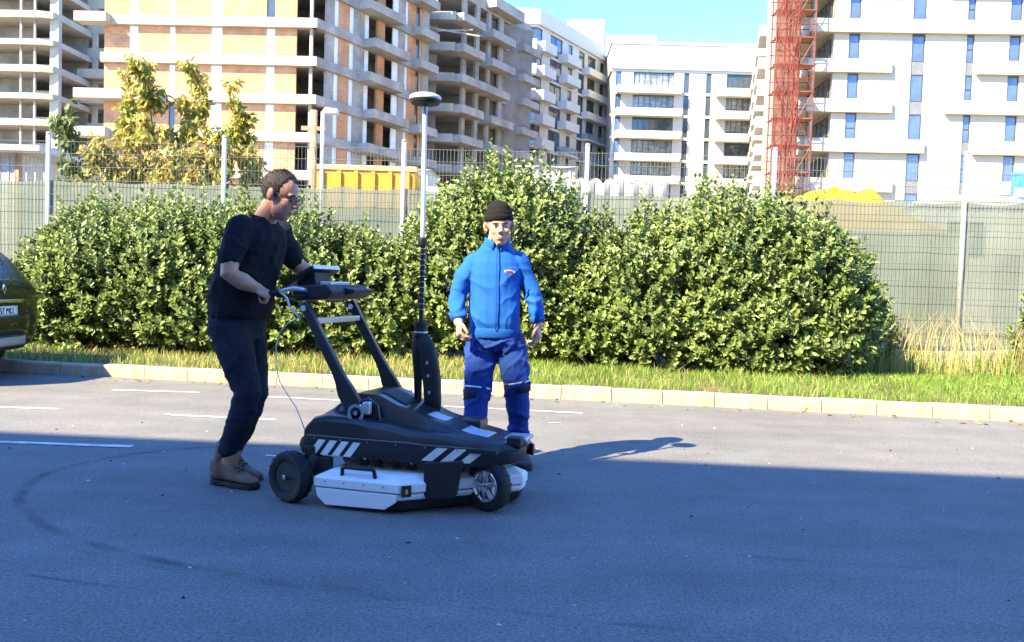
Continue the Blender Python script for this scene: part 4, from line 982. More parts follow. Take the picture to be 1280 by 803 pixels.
# nose details
mb = MB(); mb.box(1.06, 1.135, -.13, -.06, .325, .368); mb.build('nose_bracket', M_BLKM, cart, bevel=.006)
mb = MB(); mb.box(1.02, 1.14, -.04, .12, .335, .352); mb.build('nose_plate', M_SILV, cart, bevel=.005)
mb = MB(); mb.box(.58, .86, .06, .20, .33, .412); mb.build('electronics_box', M_BLK, cart, bevel=.012)
def on_hood(u0, u1, v0, v1, m_, name='label_plate', z=.003):
    V = []; Fq = []; a, b = 8, 6
    for i in range(a+1):
        for j in range(b+1): u = u0+(u1-u0)*i/a; v = v0+(v1-v0)*j/b; V.append((u, v, hood_z(u, v)+z))
    for i in range(a):
        for j in range(b): Fq.append((i*(b+1)+j, (i+1)*(b+1)+j, (i+1)*(b+1)+j+1, i*(b+1)+j+1))
    o = link(name, fast_mesh(name, V, Fq, m_, True), cart); q = o.modifiers.new('s', 'SOLIDIFY'); q.thickness = .002; return o
on_hood(.62, .72, -.10, .02, M_LBL); on_hood(.82, .96, -.13, .03, M_LBL); on_hood(.36, .50, -.10, .10, M_BLKM, 'top_panel', .004)
# antenna case
def inset(poly, d):
    n = len(poly); out = []
    for i in range(n):
        p0, p1, p2 = Vector(poly[i-1]), Vector(poly[i]), Vector(poly[(i+1)%n]); e1 = (p1-p0).normalized(); e2 = (p2-p1).normalized(); n1 = Vector((-e1.y, e1.x)); n2 = Vector((-e2.y, e2.x))
        b = (n1+n2).normalized(); out.append(tuple(p1+b*d/max(.3, b.dot(n1))))
    return out
PLAN = [(.165,-.45),(.615,-.45),(1.115,.0),(1.115,.09),(.615,.45),(.165,.45)]
def loft(levels, name, m_, par, bevel=0):
    mb = MB(); mb.ring_tube([[(x, y, z) for x, y in inset(PLAN, d)] for d, z in levels]); return mb.build(name, m_, par, bevel=bevel)
case = loft([(.012,.070),(.004,.086),(.004,.100)], 'antenna_case', M_WPL, cart, .003)
loft([(.060,.008),(.030,.022),(.016,.066)], 'skid_base', M_BLKM, case)
loft([(.012,.1012),(.012,.1048)], 'seal', M_BLKM, case)
lid = loft([(.000,.106),(-.004,.112),(-.004,.150),(.004,.160),(.055,.184),(.075,.186)], 'lid', M_WPL, case, .003)
for s in (-1, 1):
    mb = MB(); mb.add([(u, s*v, z) for (u, z) in ((.168,.1005),(.612,.1005),(.600,.062),(.545,.024),(.225,.018),(.178,.058)) for v in (.4535,)]+[(u, s*.430, z) for (u, z) in ((.168,.1005),(.612,.1005),(.600,.062),(.545,.024),(.225,.018),(.178,.058))],
       [(0,1,2,3,4,5),(11,10,9,8,7,6)]+[(i, (i+1)%6, 6+(i+1)%6, 6+i) for i in range(6)]); mb.build('end_panel', M_WPL, case, bevel=.003)
    mb = MB(); mb.tube([(.300, s*.425, .166),(.305, s*.432, .204),(.318, s*.436, .211),(.462, s*.436, .211),(.475, s*.432, .204),(.480, s*.425, .166)], .010, 8); mb.build('carry_handle', M_BLKM, case, True)
    for k in range(4): u = .22+.105*k; mb = MB(); mb.box(u-.003, u+.003, s*.4545 if s > 0 else -.4565, s*.4565 if s > 0 else -.4545, .132, .139); mb.build('rivet', M_GPAN, case)
    d = Vector((.47, s*.43*-1*-1, 0))
    for t in (.06, .30):
        p = Vector((.615, s*.45, 0)).lerp(Vector((1.085, s*.06, 0)), t); e = (Vector((1.085, s*.02, 0))-Vector((.615, s*.45, 0))).normalized(); nn_ = Vector((-e.y, e.x, 0))*(s); nn_ = -Vector((-e.y, e.x, 0)) if s < 0 else Vector((-e.y, e.x, 0))
        mb = MB(); a, b2 = p-e*.025, p+e*.025
        q = [a+nn_*.004, b2+nn_*.004, b2+nn_*.014, a+nn_*.014]; mb.slab([(v.x, v.y) for v in q], .092, .148); lt = mb.build('latch', M_BLKM, case, bevel=.002)
        q = [p-e*.006+nn_*.0145, p+e*.006+nn_*.0145, p+e*.006+nn_*.0165, p-e*.006+nn_*.0165]; mb = MB(); mb.slab([(v.x, v.y) for v in q], .108, .130); mb.build('latch_pin', M_YLW, lt)
# handle arms
for s in (-1, 1):
    v = s*.27; mb = MB()
    prof = [((.300,.452), .040), ((.275,.500), .048), ((.235,.565), .046), ((.205,.625), .032), ((.18,.672), .027), ((-.02,1.015), .025)]
    d0 = (Vector((-.02,0,1.015))-Vector((.30,0,.452))).normalized(); side = Vector((d0.z, 0, -d0.x)); ring = []
    for (u, z), h_ in prof: c = Vector((u, v, z)); ring.append([c+side*h_+Vector((0,-.021,0)), c+side*h_+Vector((0,.021,0)), c-side*h_+Vector((0,.021,0)), c-side*h_+Vector((0,-.021,0))])
    mb.ring_tube(ring); arm = mb.build('handle_arm', M_BLK, cart, bevel=.008)
    mb = MB(); mb.lathe([(-.026,.030),(-.026,.046),(.026,.046),(.026,.030)], 22, 'y', (.305, v+s*.004, .462), closed=True); mb.build('pivot_ring', M_CHR, arm, True, auto=40)
    mb = MB(); mb.lathe([(-.034,.002),(-.034,.012),(.034,.012),(.034,.002)], 8, 'y', (.305, v, .462)); mb.build('pivot_bolt', M_CHR, arm)
    mb = MB(); mb.box(.335, .375, v-.02, v+.02, .455, .520); mb.build('pivot_stop', M_SILV, arm, bevel=.008)
    mb = MB(); mb.prism([(.20,.40),(.42,.40),(.40,.50),(.34,.535),(.26,.50)], v-.055, v-.032) if s > 0 else mb.prism([(.20,.40),(.42,.40),(.40,.50),(.34,.535),(.26,.50)], v+.032, v+.055); mb.build('pivot_cheek', M_BLK, cart, bevel=.006)
    mb = MB(); mb.cyl((-.005, v-.03, .985), (-.005, v+.03, .985), .016, 12); mb.build('clamp_lever', M_CHR, arm, True, auto=40)
mb = MB(); mb.box(.015, .055, -.25, .25, .905, .935); mb.build('crossbar', M_SILV, cart, bevel=.005)
# console and handlebar
mb = MB(); mb.prism([(-.10,1.018),(.085,1.035),(.115,1.075),(.075,1.112),(-.10,1.100),(-.125,1.065)], -.215, .25); con = mb.build('console', M_BLKM, cart, bevel=.010)
mb = MB(); mb.box(-.02, .05, -.10, .12, 1.106, 1.126); mb.build('console_module', M_SILV, con, bevel=.004)
for k in range(5): mb = MB(); mb.lathe([(0,.001),(0,.008),(.006,.008),(.006,.001)], 10, 'z', (-.03+.02*k, -.17, 1.094)); mb.build('button', M_SILV, con)
mb = MB(); mb.prism([(.07,1.05),(.15,1.065),(.165,1.085),(.07,1.10)], -.05, .20); mb.build('console_visor', M_BLKM, con, bevel=.006)
for s in (-1, 1):
    v = s*.28; ux = -.20 if s < 0 else -.14
    mb = MB(); mb.tube([(-.03, s*.19, 1.070),(-.05, s*.24, 1.082),(-.08, v, 1.086),(ux+.06, v, 1.072),(ux+.01, v, 1.058)], .012, 10); hb = mb.build('handlebar', M_SILV, cart, True)
    mb = MB(); mb.tube([(ux+.045, v, 1.067),(ux+.0, v, 1.054),(ux-.07, v, 1.043),(ux-.075, v, 1.042)], [.0165,.0175,.017,.014], 12); mb.build('grip', M_BLKM, hb, True)
    mb = MB(); mb.tube([(-.02, s*.20, 1.05),(-.08, s*.265, 1.045),(ux+.03, v, 1.042)], .009, 8); mb.build('lower_rail', M_BLKM, hb, True)
mb = MB(); mb.tube([(-.19,-.27,1.052),(-.14,-.285,1.060),(-.105,-.292,1.035),(-.085,-.295,.99),(-.045,-.297,.955),(-.02,-.297,.93)], .006, 8); mb.build('cable', M_CABLE, cart, True)
mb = MB(); mb.tube([(-.03,-.297,.935),(-.09,-.30,.905),(-.135,-.30,.86),(-.155,-.305,.78),(-.150,-.31,.68),(-.125,-.315,.60),(-.07,-.32,.53),(-.02,-.325,.47),(.015,-.325,.40),(.035,-.32,.345)], .0028, 6); mb.build('cable', M_CABLE, cart, True)
# tablet clamped over the console: a thing of its own
tb = empty('tablet_computer', CART+Matrix.Rotation(CA, 3, 'Z') @ Vector((-.125, .03, 1.105)), CA, 'black rugged tablet tilted up on the cart console', 'tablet')
MT = Matrix.Translation((-.01, 0, .045)) @ Matrix.Rotation(R(-31), 4, 'Y')
mb = MB(MT); mb.box(-.100, .100, -.155, .155, -.012, .012); cs = mb.build('casing', M_BLKM, tb, bevel=.006)
mb = MB(MT); mb.box(-.085, .085, -.135, .135, .0121, .0135); mb.build('screen', mat('tablet_screen', (.05,.06,.07), .12, spec=.6), cs)
mb = MB(MT); mb.box(.086, .103, -.150, .150, -.010, .0145); mb.build('bumper', M_SILV, cs, bevel=.003)
mb = MB(MT); mb.box(-.100, .086, -.160, -.1555, -.009, .011); mb.build('bumper', M_BLKM, cs, bevel=.002)
mb = MB(); mb.prism([(-.05,-.01),(.06,-.01),(.05,.075),(-.06,.005)], -.09, .09); mb.build('mount', M_BLKM, tb, bevel=.006)
# satellite antenna pole standing on the hood: a thing of its own
pole = empty('antenna_pole', CART+Matrix.Rotation(CA, 3, 'Z') @ Vector((.49, .10, hood_z(.49, .10)-.004)), CA, 'tall survey pole with disc shaped satellite antenna and folded black legs', 'antenna')
zb = hood_z(.49, .10)-.004
mb = MB(); mb.cyl((0,0,0),(0,0,1.355-zb), .0135, 12); mb.build('lower_tube', M_BLKM, pole, True, auto=40)
for k in range(14): z = .5+.03*k; mb = MB(); mb.lathe([(0,.0134),(0,.0142),(.003,.0142),(.003,.0134)], 12, 'z', (0,0,z), closed=True); mb.build('scale_mark', M_SILV, pole)
mb = MB(); mb.cyl((-.003,0,1.355-zb),(-.008,0,2.085-zb), .0130, 14); mb.build('upper_tube', mat('white_tube', (.52,.56,.60), .35, .1), pole, True, auto=40)
mb = MB(); mb.lathe([(0,.0156),(0,.024),(.03,.026),(.045,.020),(.045,.0156)], 14, 'z', (-.003,0,1.335-zb), closed=True); mb.build('lock_collar', M_BLKM, pole, True, auto=40)
ant = MB(); ant.lathe([(0,.02),(.006,.040),(.012,.074),(.026,.084),(.036,.085)], 32, 'z', (-.008,0,2.085-zb)); ao = ant.build('antenna', M_BLKM, pole, True, auto=40)
mb = MB(); mb.lathe([(.0365,.084),(.045,.087),(.056,.083),(.066,.060),(.071,.025),(.072,.001)], 32, 'z', (-.008,0,2.085-zb)); mb.build('dome', mat('antenna_dome', (.62,.62,.60), .45), ao, True, auto=50)
mb = MB(); mb.lathe([(-.02,.018),(-.02,.034),(.055,.037),(.055,.018)], 16, 'z', (0,0,.865-zb), closed=True); hub = mb.build('leg_hub', M_BLKM, pole, True, auto=40)
mb = MB(); mb.lathe([(0,.035),(0,.0385),(.008,.0385),(.008,.035)], 16, 'z', (0,0,.862-zb), closed=True); mb.build('hub_band', M_SILV, hub)
def legcover(pts, rx, ry, name):
    ring = []; n = 12
    for (c, a, b) in zip(pts, rx, ry):
        c = Vector(c); ring.append([c+Vector((a*math.cos(2*math.pi*k/n)*(1+.12*mnoise.noise((k*.9, c.z*14, 1))), b*math.sin(2*math.pi*k/n)*(1+.12*mnoise.noise((k*.9, c.z*14, 5))), 0)) for k in range(n)])
    mb = MB(); mb.ring_tube(ring); return mb.build(name, M_BLKM, pole, True)
hz = .865-zb
lg = legcover([(.012,0,hz-.01),(.03,0,hz-.06),(.052,0,hz-.15),(.070,.0,hz-.26),(.080,0,hz-.36),(.082,0,-.05)], [.030,.052,.056,.054,.050,.046], [.03,.035,.035,.034,.034,.03], 'folded_leg')
for k, z in enumerate((hz-.17, hz-.24, hz-.33)): mb = MB(); mb.box(.05+.008*k, .062+.008*k, -.042, -.036, z, z+.016); mb.build('buckle', M_SILV, lg)
legcover([(-.022,0,hz-.01),(-.026,0,hz-.12),(-.022,0,hz-.22),(-.016,0,.0)], [.020,.022,.014,.011], [.02,.02,.014,.011], 'folded_leg')
# ================================================================ PEOPLE
def remesh(mb, name, mt, parent, voxel=.006, it=6, fac=.5, disp=None, dents=()):
    me = mb.mesh('tmp', None); t = bpy.data.objects.new('tmp', me); COL.objects.link(t)
    q = t.modifiers.new('r', 'REMESH'); q.mode = 'VOXEL'; q.voxel_size = voxel; q.use_smooth_shade = True
    if it: k = t.modifiers.new('s', 'SMOOTH'); k.iterations = it; k.factor = fac
    dg = bpy.context.evaluated_depsgraph_get(); dg.update(); out = bpy.data.meshes.new_from_object(t.evaluated_get(dg)); bpy.data.objects.remove(t); bpy.data.meshes.remove(me)
    n = len(out.vertices); co = np.empty(n*3, np.float32); out.vertices.foreach_get('co', co); co = co.reshape(-1, 3)
    no = np.empty(n*3, np.float32); out.vertices.foreach_get('normal', no); no = no.reshape(-1, 3)
    if disp: d = np.array([disp(Vector(c)) for c in co], np.float32); co = co+no*d[:, None]
    for c, r, v in dents:
        w_ = np.exp(-(((co-np.array(c, np.float32))/r)**2).sum(1)); co = co+w_[:, None]*np.array(v, np.float32)
    out.vertices.foreach_set('co', co.astype(np.float32).ravel()); out.polygons.foreach_set('use_smooth', np.ones(len(out.polygons), dtype=bool)); out.update(); out.name = name; out.materials.clear(); out.materials.append(mt)
    return link(name, out, parent)
def rings(mb, secs, n=20, p=2.3):
    """secs: centre, half depth (x), half width (y); super-ellipse cross-sections, horizontal"""
    R_ = []
    for c, rx, ry in secs:
        ring = []
        for k in range(n):
            t = 2*math.pi*k/n; cs, sn = math.cos(t), math.sin(t)
            ring.append((c[0]+rx*math.copysign(abs(cs)**(2/p), cs), c[1]+ry*math.copysign(abs(sn)**(2/p), sn), c[2]))
        R_.append(ring)
    mb.ring_tube(R_); return mb
def limb(mb, pts, rad, n=16):
    mb.tube(pts, list(rad), n); mb.ell(pts[0], (rad[0],)*3); mb.ell(pts[-1], (rad[-1],)*3); return mb
def head(mb, M):
    q = MB(M); rot = None
    q.ell((-.010,0,.033), (.096,.076,.090), n=24, m=16); q.ell((.026,0,-.040), (.067,.059,.084), n=20, m=14)
    q.ell((.050,0,-.094), (.030,.033,.025)); q.ell((.074,0,.020), (.020,.050,.012)); q.ell((.060,.034,-.028), (.026,.025,.028)); q.ell((.060,-.034,-.028), (.026,.025,.028))
    q.tube([(.083,0,.014),(.098,0,-.010),(.110,0,-.029),(.098,0,-.040)], [.008,.010,.0135,.008], 10)
    q.ell((.098,.013,-.033), (.010,.008,.008)); q.ell((.098,-.013,-.033), (.010,.008,.008))
    q.ell((.086,0,-.062), (.011,.024,.0065)); q.ell((.083,0,-.073), (.011,.021,.0070))
    q.ell((.030,.052,-.060), (.03,.012,.035)); q.ell((.030,-.052,-.060), (.03,.012,.035))
    for s in (-1, 1):
        q.ell((-.012, s*.083, -.002), (.022,.0105,.032), Matrix.Rotation(R(s*22), 3, 'Z')); q.ell((-.004, s*.078, -.024), (.012,.009,.014))
    mb.v += [Vector(v) for v in q.v] if not mb.v else []
    if mb.f or True:
        b = len(mb.v)-len(q.v) if not mb.f else len(mb.v)
        if mb.f: mb.v += [Vector(v) for v in q.v]
        mb.f += [tuple(i+b for i in f) for f in q.f]
def head_dents(M):
    R3 = M.to_3x3(); out = []
    for s in (-1, 1):
        out.append((M @ Vector((.090, s*.030, .000)), .013, R3 @ Vector((-.012, 0, 0))))
        out.append((M @ Vector((.088, s*.030, -.004)), .006, R3 @ Vector((.005, 0, 0))))
        out.append((M @ Vector((.092, s*.026, -.066)), .007, R3 @ Vector((-.003, 0, 0))))
    out.append((M @ Vector((.100, 0, -.0675)), .0045, R3 @ Vector((-.005, 0, 0))))
    return out
def hand(mb, wrist, d, n, curl=(35, 45, 35), side=1, thumb=.9, sc=1.):
    """d: pointing direction, n: palm side; side: +1 thumb on d x n side"""
    d = Vector(d).normalized(); n = Vector(n); n = (n-d*n.dot(d)).normalized(); s = d.cross(n)*side; w_ = Vector(wrist)
    Rm = Matrix((d, s, n)).transposed()
    mb.ell(w_+d*.046*sc, (.050*sc, .039*sc, .0155*sc), Rm); mb.ell(w_+d*.066*sc-n*.003, (.030*sc, .040*sc, .015*sc), Rm); mb.ell(w_+d*.03*sc+s*.022*sc+n*.008, (.032*sc, .016*sc, .016*sc), Rm)
    for k, (off, ln) in enumerate(((.0300, .92), (.0102, 1.03), (-.0098, .97), (-.0292, .78))):
        p = w_+d*(.083-.004*abs(off)/.03)*sc+s*off*sc; a = 0; pts = [p-d*.02*sc, p]; dd = d
        for seg, cu in zip((.042, .027, .022), curl):
            a += R(cu+random.uniform(-4, 4)); dd = d*math.cos(a)+n*math.sin(a); p = p+dd*seg*ln*sc; pts.append(p)
        limb(mb, pts, [.0100*sc, .0098*sc, .0090*sc, .0082*sc, .0068*sc], 10)
    p = w_+d*.018*sc+s*.030*sc; t1 = (d*.62+s*.62+n*.35*thumb).normalized(); t2 = (d*.85+s*.15+n*.45*thumb).normalized()
    limb(mb, [p-t1*.01, p+t1*.040*sc, p+t1*.040*sc+t2*.030*sc, p+t1*.040*sc+t2*.052*sc], [.015*sc, .0125*sc, .0110*sc, .0075*sc], 10)
def folds(amp, sx, sz, seed, ridge=True):
    def f(c):
        a = mnoise.noise((c.x*sx+seed, c.y*sx, c.z*sz)); b = mnoise.noise((c.x*sx*2.3, c.y*sx*2.3+seed, c.z*sz*2.1))
        r_ = max(0, 1-3.2*abs(a)); r2_ = max(0, 1-3.5*abs(b))
        return amp*(r_*r_*.9-.25)+amp*.5*(r2_*r2_-.2)
    return f
def skinmat(name, col): return mat(name, col, .5, 0, .4, .06, 18, fine=.05, fscale=160, sub=.12, bump=.06, bscale=260)
def bm_band(name, m_, parent, secs, n=18):
    mb = MB(); mb.tube([s[0] for s in secs], [s[1] for s in secs], n, False); o = mb.build(name, m_, parent, True); q = o.modifiers.new('s', 'SOLIDIFY'); q.thickness = .003; return o
def shoe(parent, ank, yaw, mU, mS, pitch=0., ln=.285):
    """shoe with upper, sole, laces; ank = point on ground under the ankle"""
    M = Matrix.Translation(ank) @ Matrix.Rotation(R(yaw), 4, 'Z') @ Matrix.Rotation(R(pitch), 4, 'Y') @ Matrix.Diagonal((1.05, 1.08, 1.22, 1))
    mb = MB(M); st = [(-.080,.032,.085,.04),(-.072,.038,.118,.03),(-.035,.043,.130,.028),(.01,.044,.130,.028),(.05,.043,.104,.028),(.09,.045,.072,.026),(.135,.047,.058,.026),(.175,.042,.048,.028),(.198,.026,.040,.032)]
    ring = []
    for x, w_, zt, zb in st:
        zc = .5*(zt+.022); ring.append([(x, w_*math.copysign(abs(math.cos(t))**.8, math.cos(t)), zc+(zt-zc)*math.copysign(abs(math.sin(t))**.8, math.sin(t))) for t in [2*math.pi*k/16 for k in range(16)]])
    mb.ring_tube(ring); limb(mb, [(-.030, 0, .07), (-.026, 0, .12), (-.014, 0, .165)], [.040, .041, .044]); up = remesh(mb, 'shoe', mU, parent, .005, 4)
    mb = MB(M); out = [(-.085,0),(-.080,.028),(-.05,.040),(.02,.040),(.08,.046),(.135,.050),(.180,.043),(.204,.022),(.210,0)]; poly = [(x, y) for x, y in out]+[(x, -y) for x, y in out[-2:0:-1]]
    mb.slab(poly, .006, .024); mb.slab([(x, y) for x, y in ((-.083,-.026),(-.02,-.038),(-.02,.038),(-.083,.026))], .0, .0062); mb.slab([(x, y) for x, y in ((.045,-.043),(.18,-.043),(.20,0),(.18,.043),(.045,.043))], .0, .0062); mb.build('sole', mS, up, bevel=.003)
    mb = MB(M)
    for k in range(4): x = .035+.020*k; z = .099-.0085*k; mb.tube([(x, -.026, z-.008),(x, -.012, z+.004),(x, .012, z+.004),(x, .026, z-.008)], .003, 6)
    mb.build('laces', M_BLKM, up, True)
    return up
M_SKIN = skinmat('skin_tanned', (.52,.265,.175)); M_SKIN2 = skinmat('skin_fair', (.58,.34,.25))
M_TSH = mat('black_cotton', (.012,.013,.018), .9, spec=.2, var=.15, vscale=10, fine=.15, fscale=300, bump=.1, bscale=350)
M_JEAN = mat('navy_denim', (.016,.019,.032), .9, spec=.2, var=.2, vscale=9, fine=.2, fscale=260, bump=.12, bscale=320, tint=(.024,.028,.045))
M_HAIR = mat('greying_dark_hair', (.030,.023,.019), .6, spec=.4, var=.35, vscale=30, fine=.4, fscale=240, bump=.6, bscale=220)
M_BOOT = mat('brown_suede', (.12,.072,.042), .85, var=.2, vscale=15, fine=.15, fscale=120, tint=(.21,.145,.10)); M_SOLE = mat('black_sole', (.015,.015,.016), .7)
M_JACK = mat('blue_fleece', (.012,.105,.44), .85, spec=.25, var=.06, vscale=8, fine=.12, fscale=260, bump=.15, bscale=300)
M_JACKD = mat('blue_rib', (.010,.085,.37), .85, spec=.2, var=.06, vscale=8, fine=.12, fscale=200, bump=.4, bscale=180)
M_PANT = mat('royal_blue_twill', (.014,.050,.25), .85, spec=.25, var=.08, vscale=8, fine=.1, fscale=260, bump=.08, bscale=300)
M_DKB = mat('dark_navy_panel', (.010,.012,.035), .85); M_KNIT = mat('black_knit', (.014,.013,.013), .95, spec=.15, var=.15, vscale=20, fine=.25, fscale=150, bump=.5, bscale=160)
M_LENS = mat('spectacle_lens', (.10,.12,.15), .05, .0, .8, 0, alpha=.35)

# ---------------- man in black pushing the cart
m1 = empty('person', (-1.502, 4.83, 0), CA, 'person in black shirt and dark jeans with glasses pushing the cart', 'person')
HM = Matrix.Translation((.258, -.022, 1.578)) @ Matrix.Rotation(R(2), 4, 'Z') @ Matrix.Rotation(R(17), 4, 'Y') @ Matrix.Scale(1.04, 4)
b = MB(); head(b, HM)
rings(b, [((-.002,0,.86),.100,.140),((.0,0,.95),.100,.140),((.02,0,1.08),.105,.140),((.070,0,1.24),.105,.150),((.105,-.005,1.34),.095,.150),((.128,-.01,1.40),.065,.120),((.140,-.012,1.445),.055,.07)])
limb(b, [(.135,-.012,1.41),(.185,-.016,1.49),(.225,-.02,1.545)], [.066,.060,.058])
aR = [(.118,-.180,1.395),(.105,-.235,1.27),(.112,-.262,1.155),(.165,-.222,1.115),(.212,-.182,1.085)]; aL = [(.140,.165,1.40),(.165,.235,1.29),(.200,.285,1.205),(.275,.350,1.145),(.335,.402,1.092)]
limb(b, aR, [.056,.052,.047,.047,.031]); limb(b, aL, [.056,.052,.047,.047,.031])
hand(b, (.212,-.182,1.085), (.60,.42,-.42), (.15,.55,-.85), (78, 85, 60), 1, 1.3)
hand(b, (.335,.402,1.092), (.75,.05,-.38), (.1,-.55,-.85), (60, 75, 50), -1, 1.0)
lN = [(.0,-.085,.88),(.055,-.09,.70),(.125,-.085,.515),(.060,-.082,.32),(.0,-.080,.10)]; lF = [(-.005,.085,.88),(.025,.09,.70),(.055,.09,.50),(-.005,.088,.31),(-.085,.085,.12)]
limb(b, lN, [.085,.078,.058,.055,.042]); limb(b, lF, [.085,.078,.058,.055,.042])
body = remesh(b, 'body', M_SKIN, m1, .0042, 3, .5, dents=head_dents(HM))
# shirt
t = MB(); rings(t, [((.008,0,.915),.148,.185),((.012,0,.96),.156,.190),((.016,0,1.04),.158,.190),((.034,0,1.12),.155,.190),((.072,0,1.24),.148,.200),((.104,-.005,1.33),.138,.207),((.124,-.01,1.395),.110,.190),((.134,-.012,1.435),.080,.125),((.142,-.012,1.462),.064,.078)])
limb(t, [(.118,-.170,1.385),(.112,-.215,1.31),(.106,-.242,1.242)], [.078,.069,.064]); limb(t, [(.138,.165,1.385),(.155,.215,1.315),(.178,.250,1.250)], [.078,.069,.064])
sh_ = remesh(t, 'shirt', M_TSH, m1, .0065, 5, .5, lambda c: folds(.010, 6, 4, 3)(Vector((c.x+.6*c.z, c.y, c.z*.9-.5*c.x))))
mb = MB(); mb.tube([(.142+.062*math.cos(a), -.013+.068*math.sin(a), 1.462-.016*math.cos(a)) for a in [2*math.pi*k/20 for k in range(21)]], .008, 8); mb.build('collar', M_TSH, sh_, True)
mb = MB(HM.inverted()*0 if False else None); mb.box(.2215, .2245, -.075, -.062, 1.30, 1.325); 
# jeans
j = MB(); rings(j, [((-.004,0,.99),.125,.168),((-.006,0,.93),.132,.175),((-.004,0,.86),.132,.178),((.002,0,.80),.110,.165)])
limb(j, [(.0,-.088,.86),(.045,-.092,.74),(.085,-.090,.62),(.122,-.087,.515),(.090,-.085,.41),(.052,-.083,.31),(.025,-.081,.24),(.008,-.080,.20)], [.110,.099,.086,.074,.071,.067,.064,.062]); limb(j, [(-.008,.088,.86),(.012,.092,.72),(.040,.091,.60),(.055,.090,.50),(.024,.089,.40),(-.010,.087,.31),(-.042,.086,.25),(-.064,.085,.21)], [.108,.097,.084,.073,.070,.066,.063,.061])
remesh(j, 'jeans', M_JEAN, m1, .0065, 5, .5, lambda c: folds(.0065, 7, 8, 8)(Vector((c.x-.5*c.z, c.y+.4*c.z, c.z))))
shoe(m1, (-.012,-.080,.0), -6, M_BOOT, M_SOLE); shoe(m1, (-.115,.085,.012), 4, M_BOOT, M_SOLE, 9)
# hair cap following the skull, glasses
def haircap(M, parent, m_, line, grow=.998, seed=1):
    V = []; Fq = []; nu_, nv_ = 72, 44; idx = {}
    for i in range(nv_+1):
        a = math.pi*i/nv_*.78
        for k in range(nu_):
            tt = 2*math.pi*k/nu_; x, y, z = .099*math.sin(a)*math.cos(tt), .079*math.sin(a)*math.sin(tt), .094*math.cos(a)
            g = grow+.030*max(0, z/.094)+.016*mnoise.noise((x*55, y*55, z*55+seed)); V.append(M @ Vector((-.010+x*g, y*g, .033+z*g)))
    P = lambda i, k: i*nu_+k % nu_
    for i in range(nv_):
        for k in range(nu_):
            a = math.pi*(i+.5)/nv_*.78; tt = 2*math.pi*(k+.5)/nu_; x, y, z = -.010+.099*math.sin(a)*math.cos(tt), .079*math.sin(a)*math.sin(tt), .033+.094*math.cos(a)
            if z > line(x, y)+.006*mnoise.noise((x*80, y*80, 2)): Fq.append((P(i, k), P(i, k+1), P(i+1, k+1), P(i+1, k)))
    o = link('hair', fast_mesh('hair', [tuple(v) for v in V], Fq, m_, True), parent)
    bm = bmesh.new(); bm.from_mesh(o.data); bmesh.ops.delete(bm, geom=[v for v in bm.verts if not v.link_faces], context='VERTS'); bmesh.ops.recalc_face_normals(bm, faces=bm.faces); bm.to_mesh(o.data); bm.free()
    q = o.modifiers.new('s', 'SOLIDIFY'); q.thickness = .007; q.offset = -1; return o
def line1(x, y):
    if x > .040: return .088+(.016 if abs(y) > .022 else 0)
    if x > .018: return .012+(x-.018)/.022*.085
    if x > .006: return -.006
    if x > -.034: return .024
    return -.058
hc = haircap(HM, body, M_HAIR, line1)
def strands(cap, M, m_, n=3200, ln=(.007, .014), seed=4):
    rg_ = np.random.default_rng(seed); me = cap.data; ctr = M @ Vector((-.010, 0, .02)); back = (M.to_3x3() @ Vector((-.45, 0, .25))); V = []; Fq = []
    fs = rg_.integers(len(me.polygons), size=n)
    for f in fs:
        p = me.polygons[int(f)]; c = p.center+Vector(rg_.normal(size=3)*.002); nn = (c-ctr).normalized(); d = (nn*.55+back+Vector(rg_.normal(size=3)*.25)).normalized(); s_ = d.cross(nn).normalized()*.0011; l = rg_.uniform(*ln); b_ = len(V)
        V += [tuple(c-s_), tuple(c+s_), tuple(c+d*l)]; Fq.append((b_, b_+1, b_+2))
    o = link('hair_strands', fast_mesh('hair_strands', V, Fq, m_), cap.parent); o['kind'] = 'stuff'; return o
strands(hc, HM, M_HAIR)
gl_o = MB(HM)
for s in (-1, 1):
    c = Vector((.103, s*.033, .002)); gl_o.tube([c+Vector((-.35*abs(.026*math.cos(a))*.3, .026*math.cos(a), .017*math.sin(a))) for a in [2*math.pi*k/20 for k in range(21)]], .0022, 6)
    gl_o.tube([(.099, s*.058, .006),(.060, s*.078, .008),(.0, s*.083, .008),(-.012, s*.084, -.004)], .0018, 6)
gl_o.tube([(.104, -.009, .004),(.107, 0, .006),(.104, .009, .004)], .002, 6)
go = gl_o.build('glasses', M_BLKM, m1, True)
for s in (-1, 1): mb = MB(HM); mb.lathe([(-.001,.001),(-.001,.0235),(.001,.0235),(.001,.001)], 20, 'x', (.1025, s*.033, .002)); mb.build('lens', M_LENS, go)
for s in (-1, 1):
    mb = MB(HM); mb.tube([(.089, s*.014, .022),(.0935, s*.030, .0265),(.082, s*.050, .022)], [.003,.0042,.002], 6); mb.build('eyebrow', M_HAIR, body, True)
    mb = MB(HM); mb.ell((.0805, s*.030, -.001), (.008,.011,.0062)); mb.build('eye', mat('eye_dark', (.05,.04,.035), .25), body, True)
mb = MB(); mb.lathe([(0,.0001),(0,.009),(.002,.009),(.002,.0001)], 6, 'x', (.2195,-.085,1.305)); mb.build('chest_badge', mat('dull_gold', (.35,.26,.10), .5, .3), sh_)

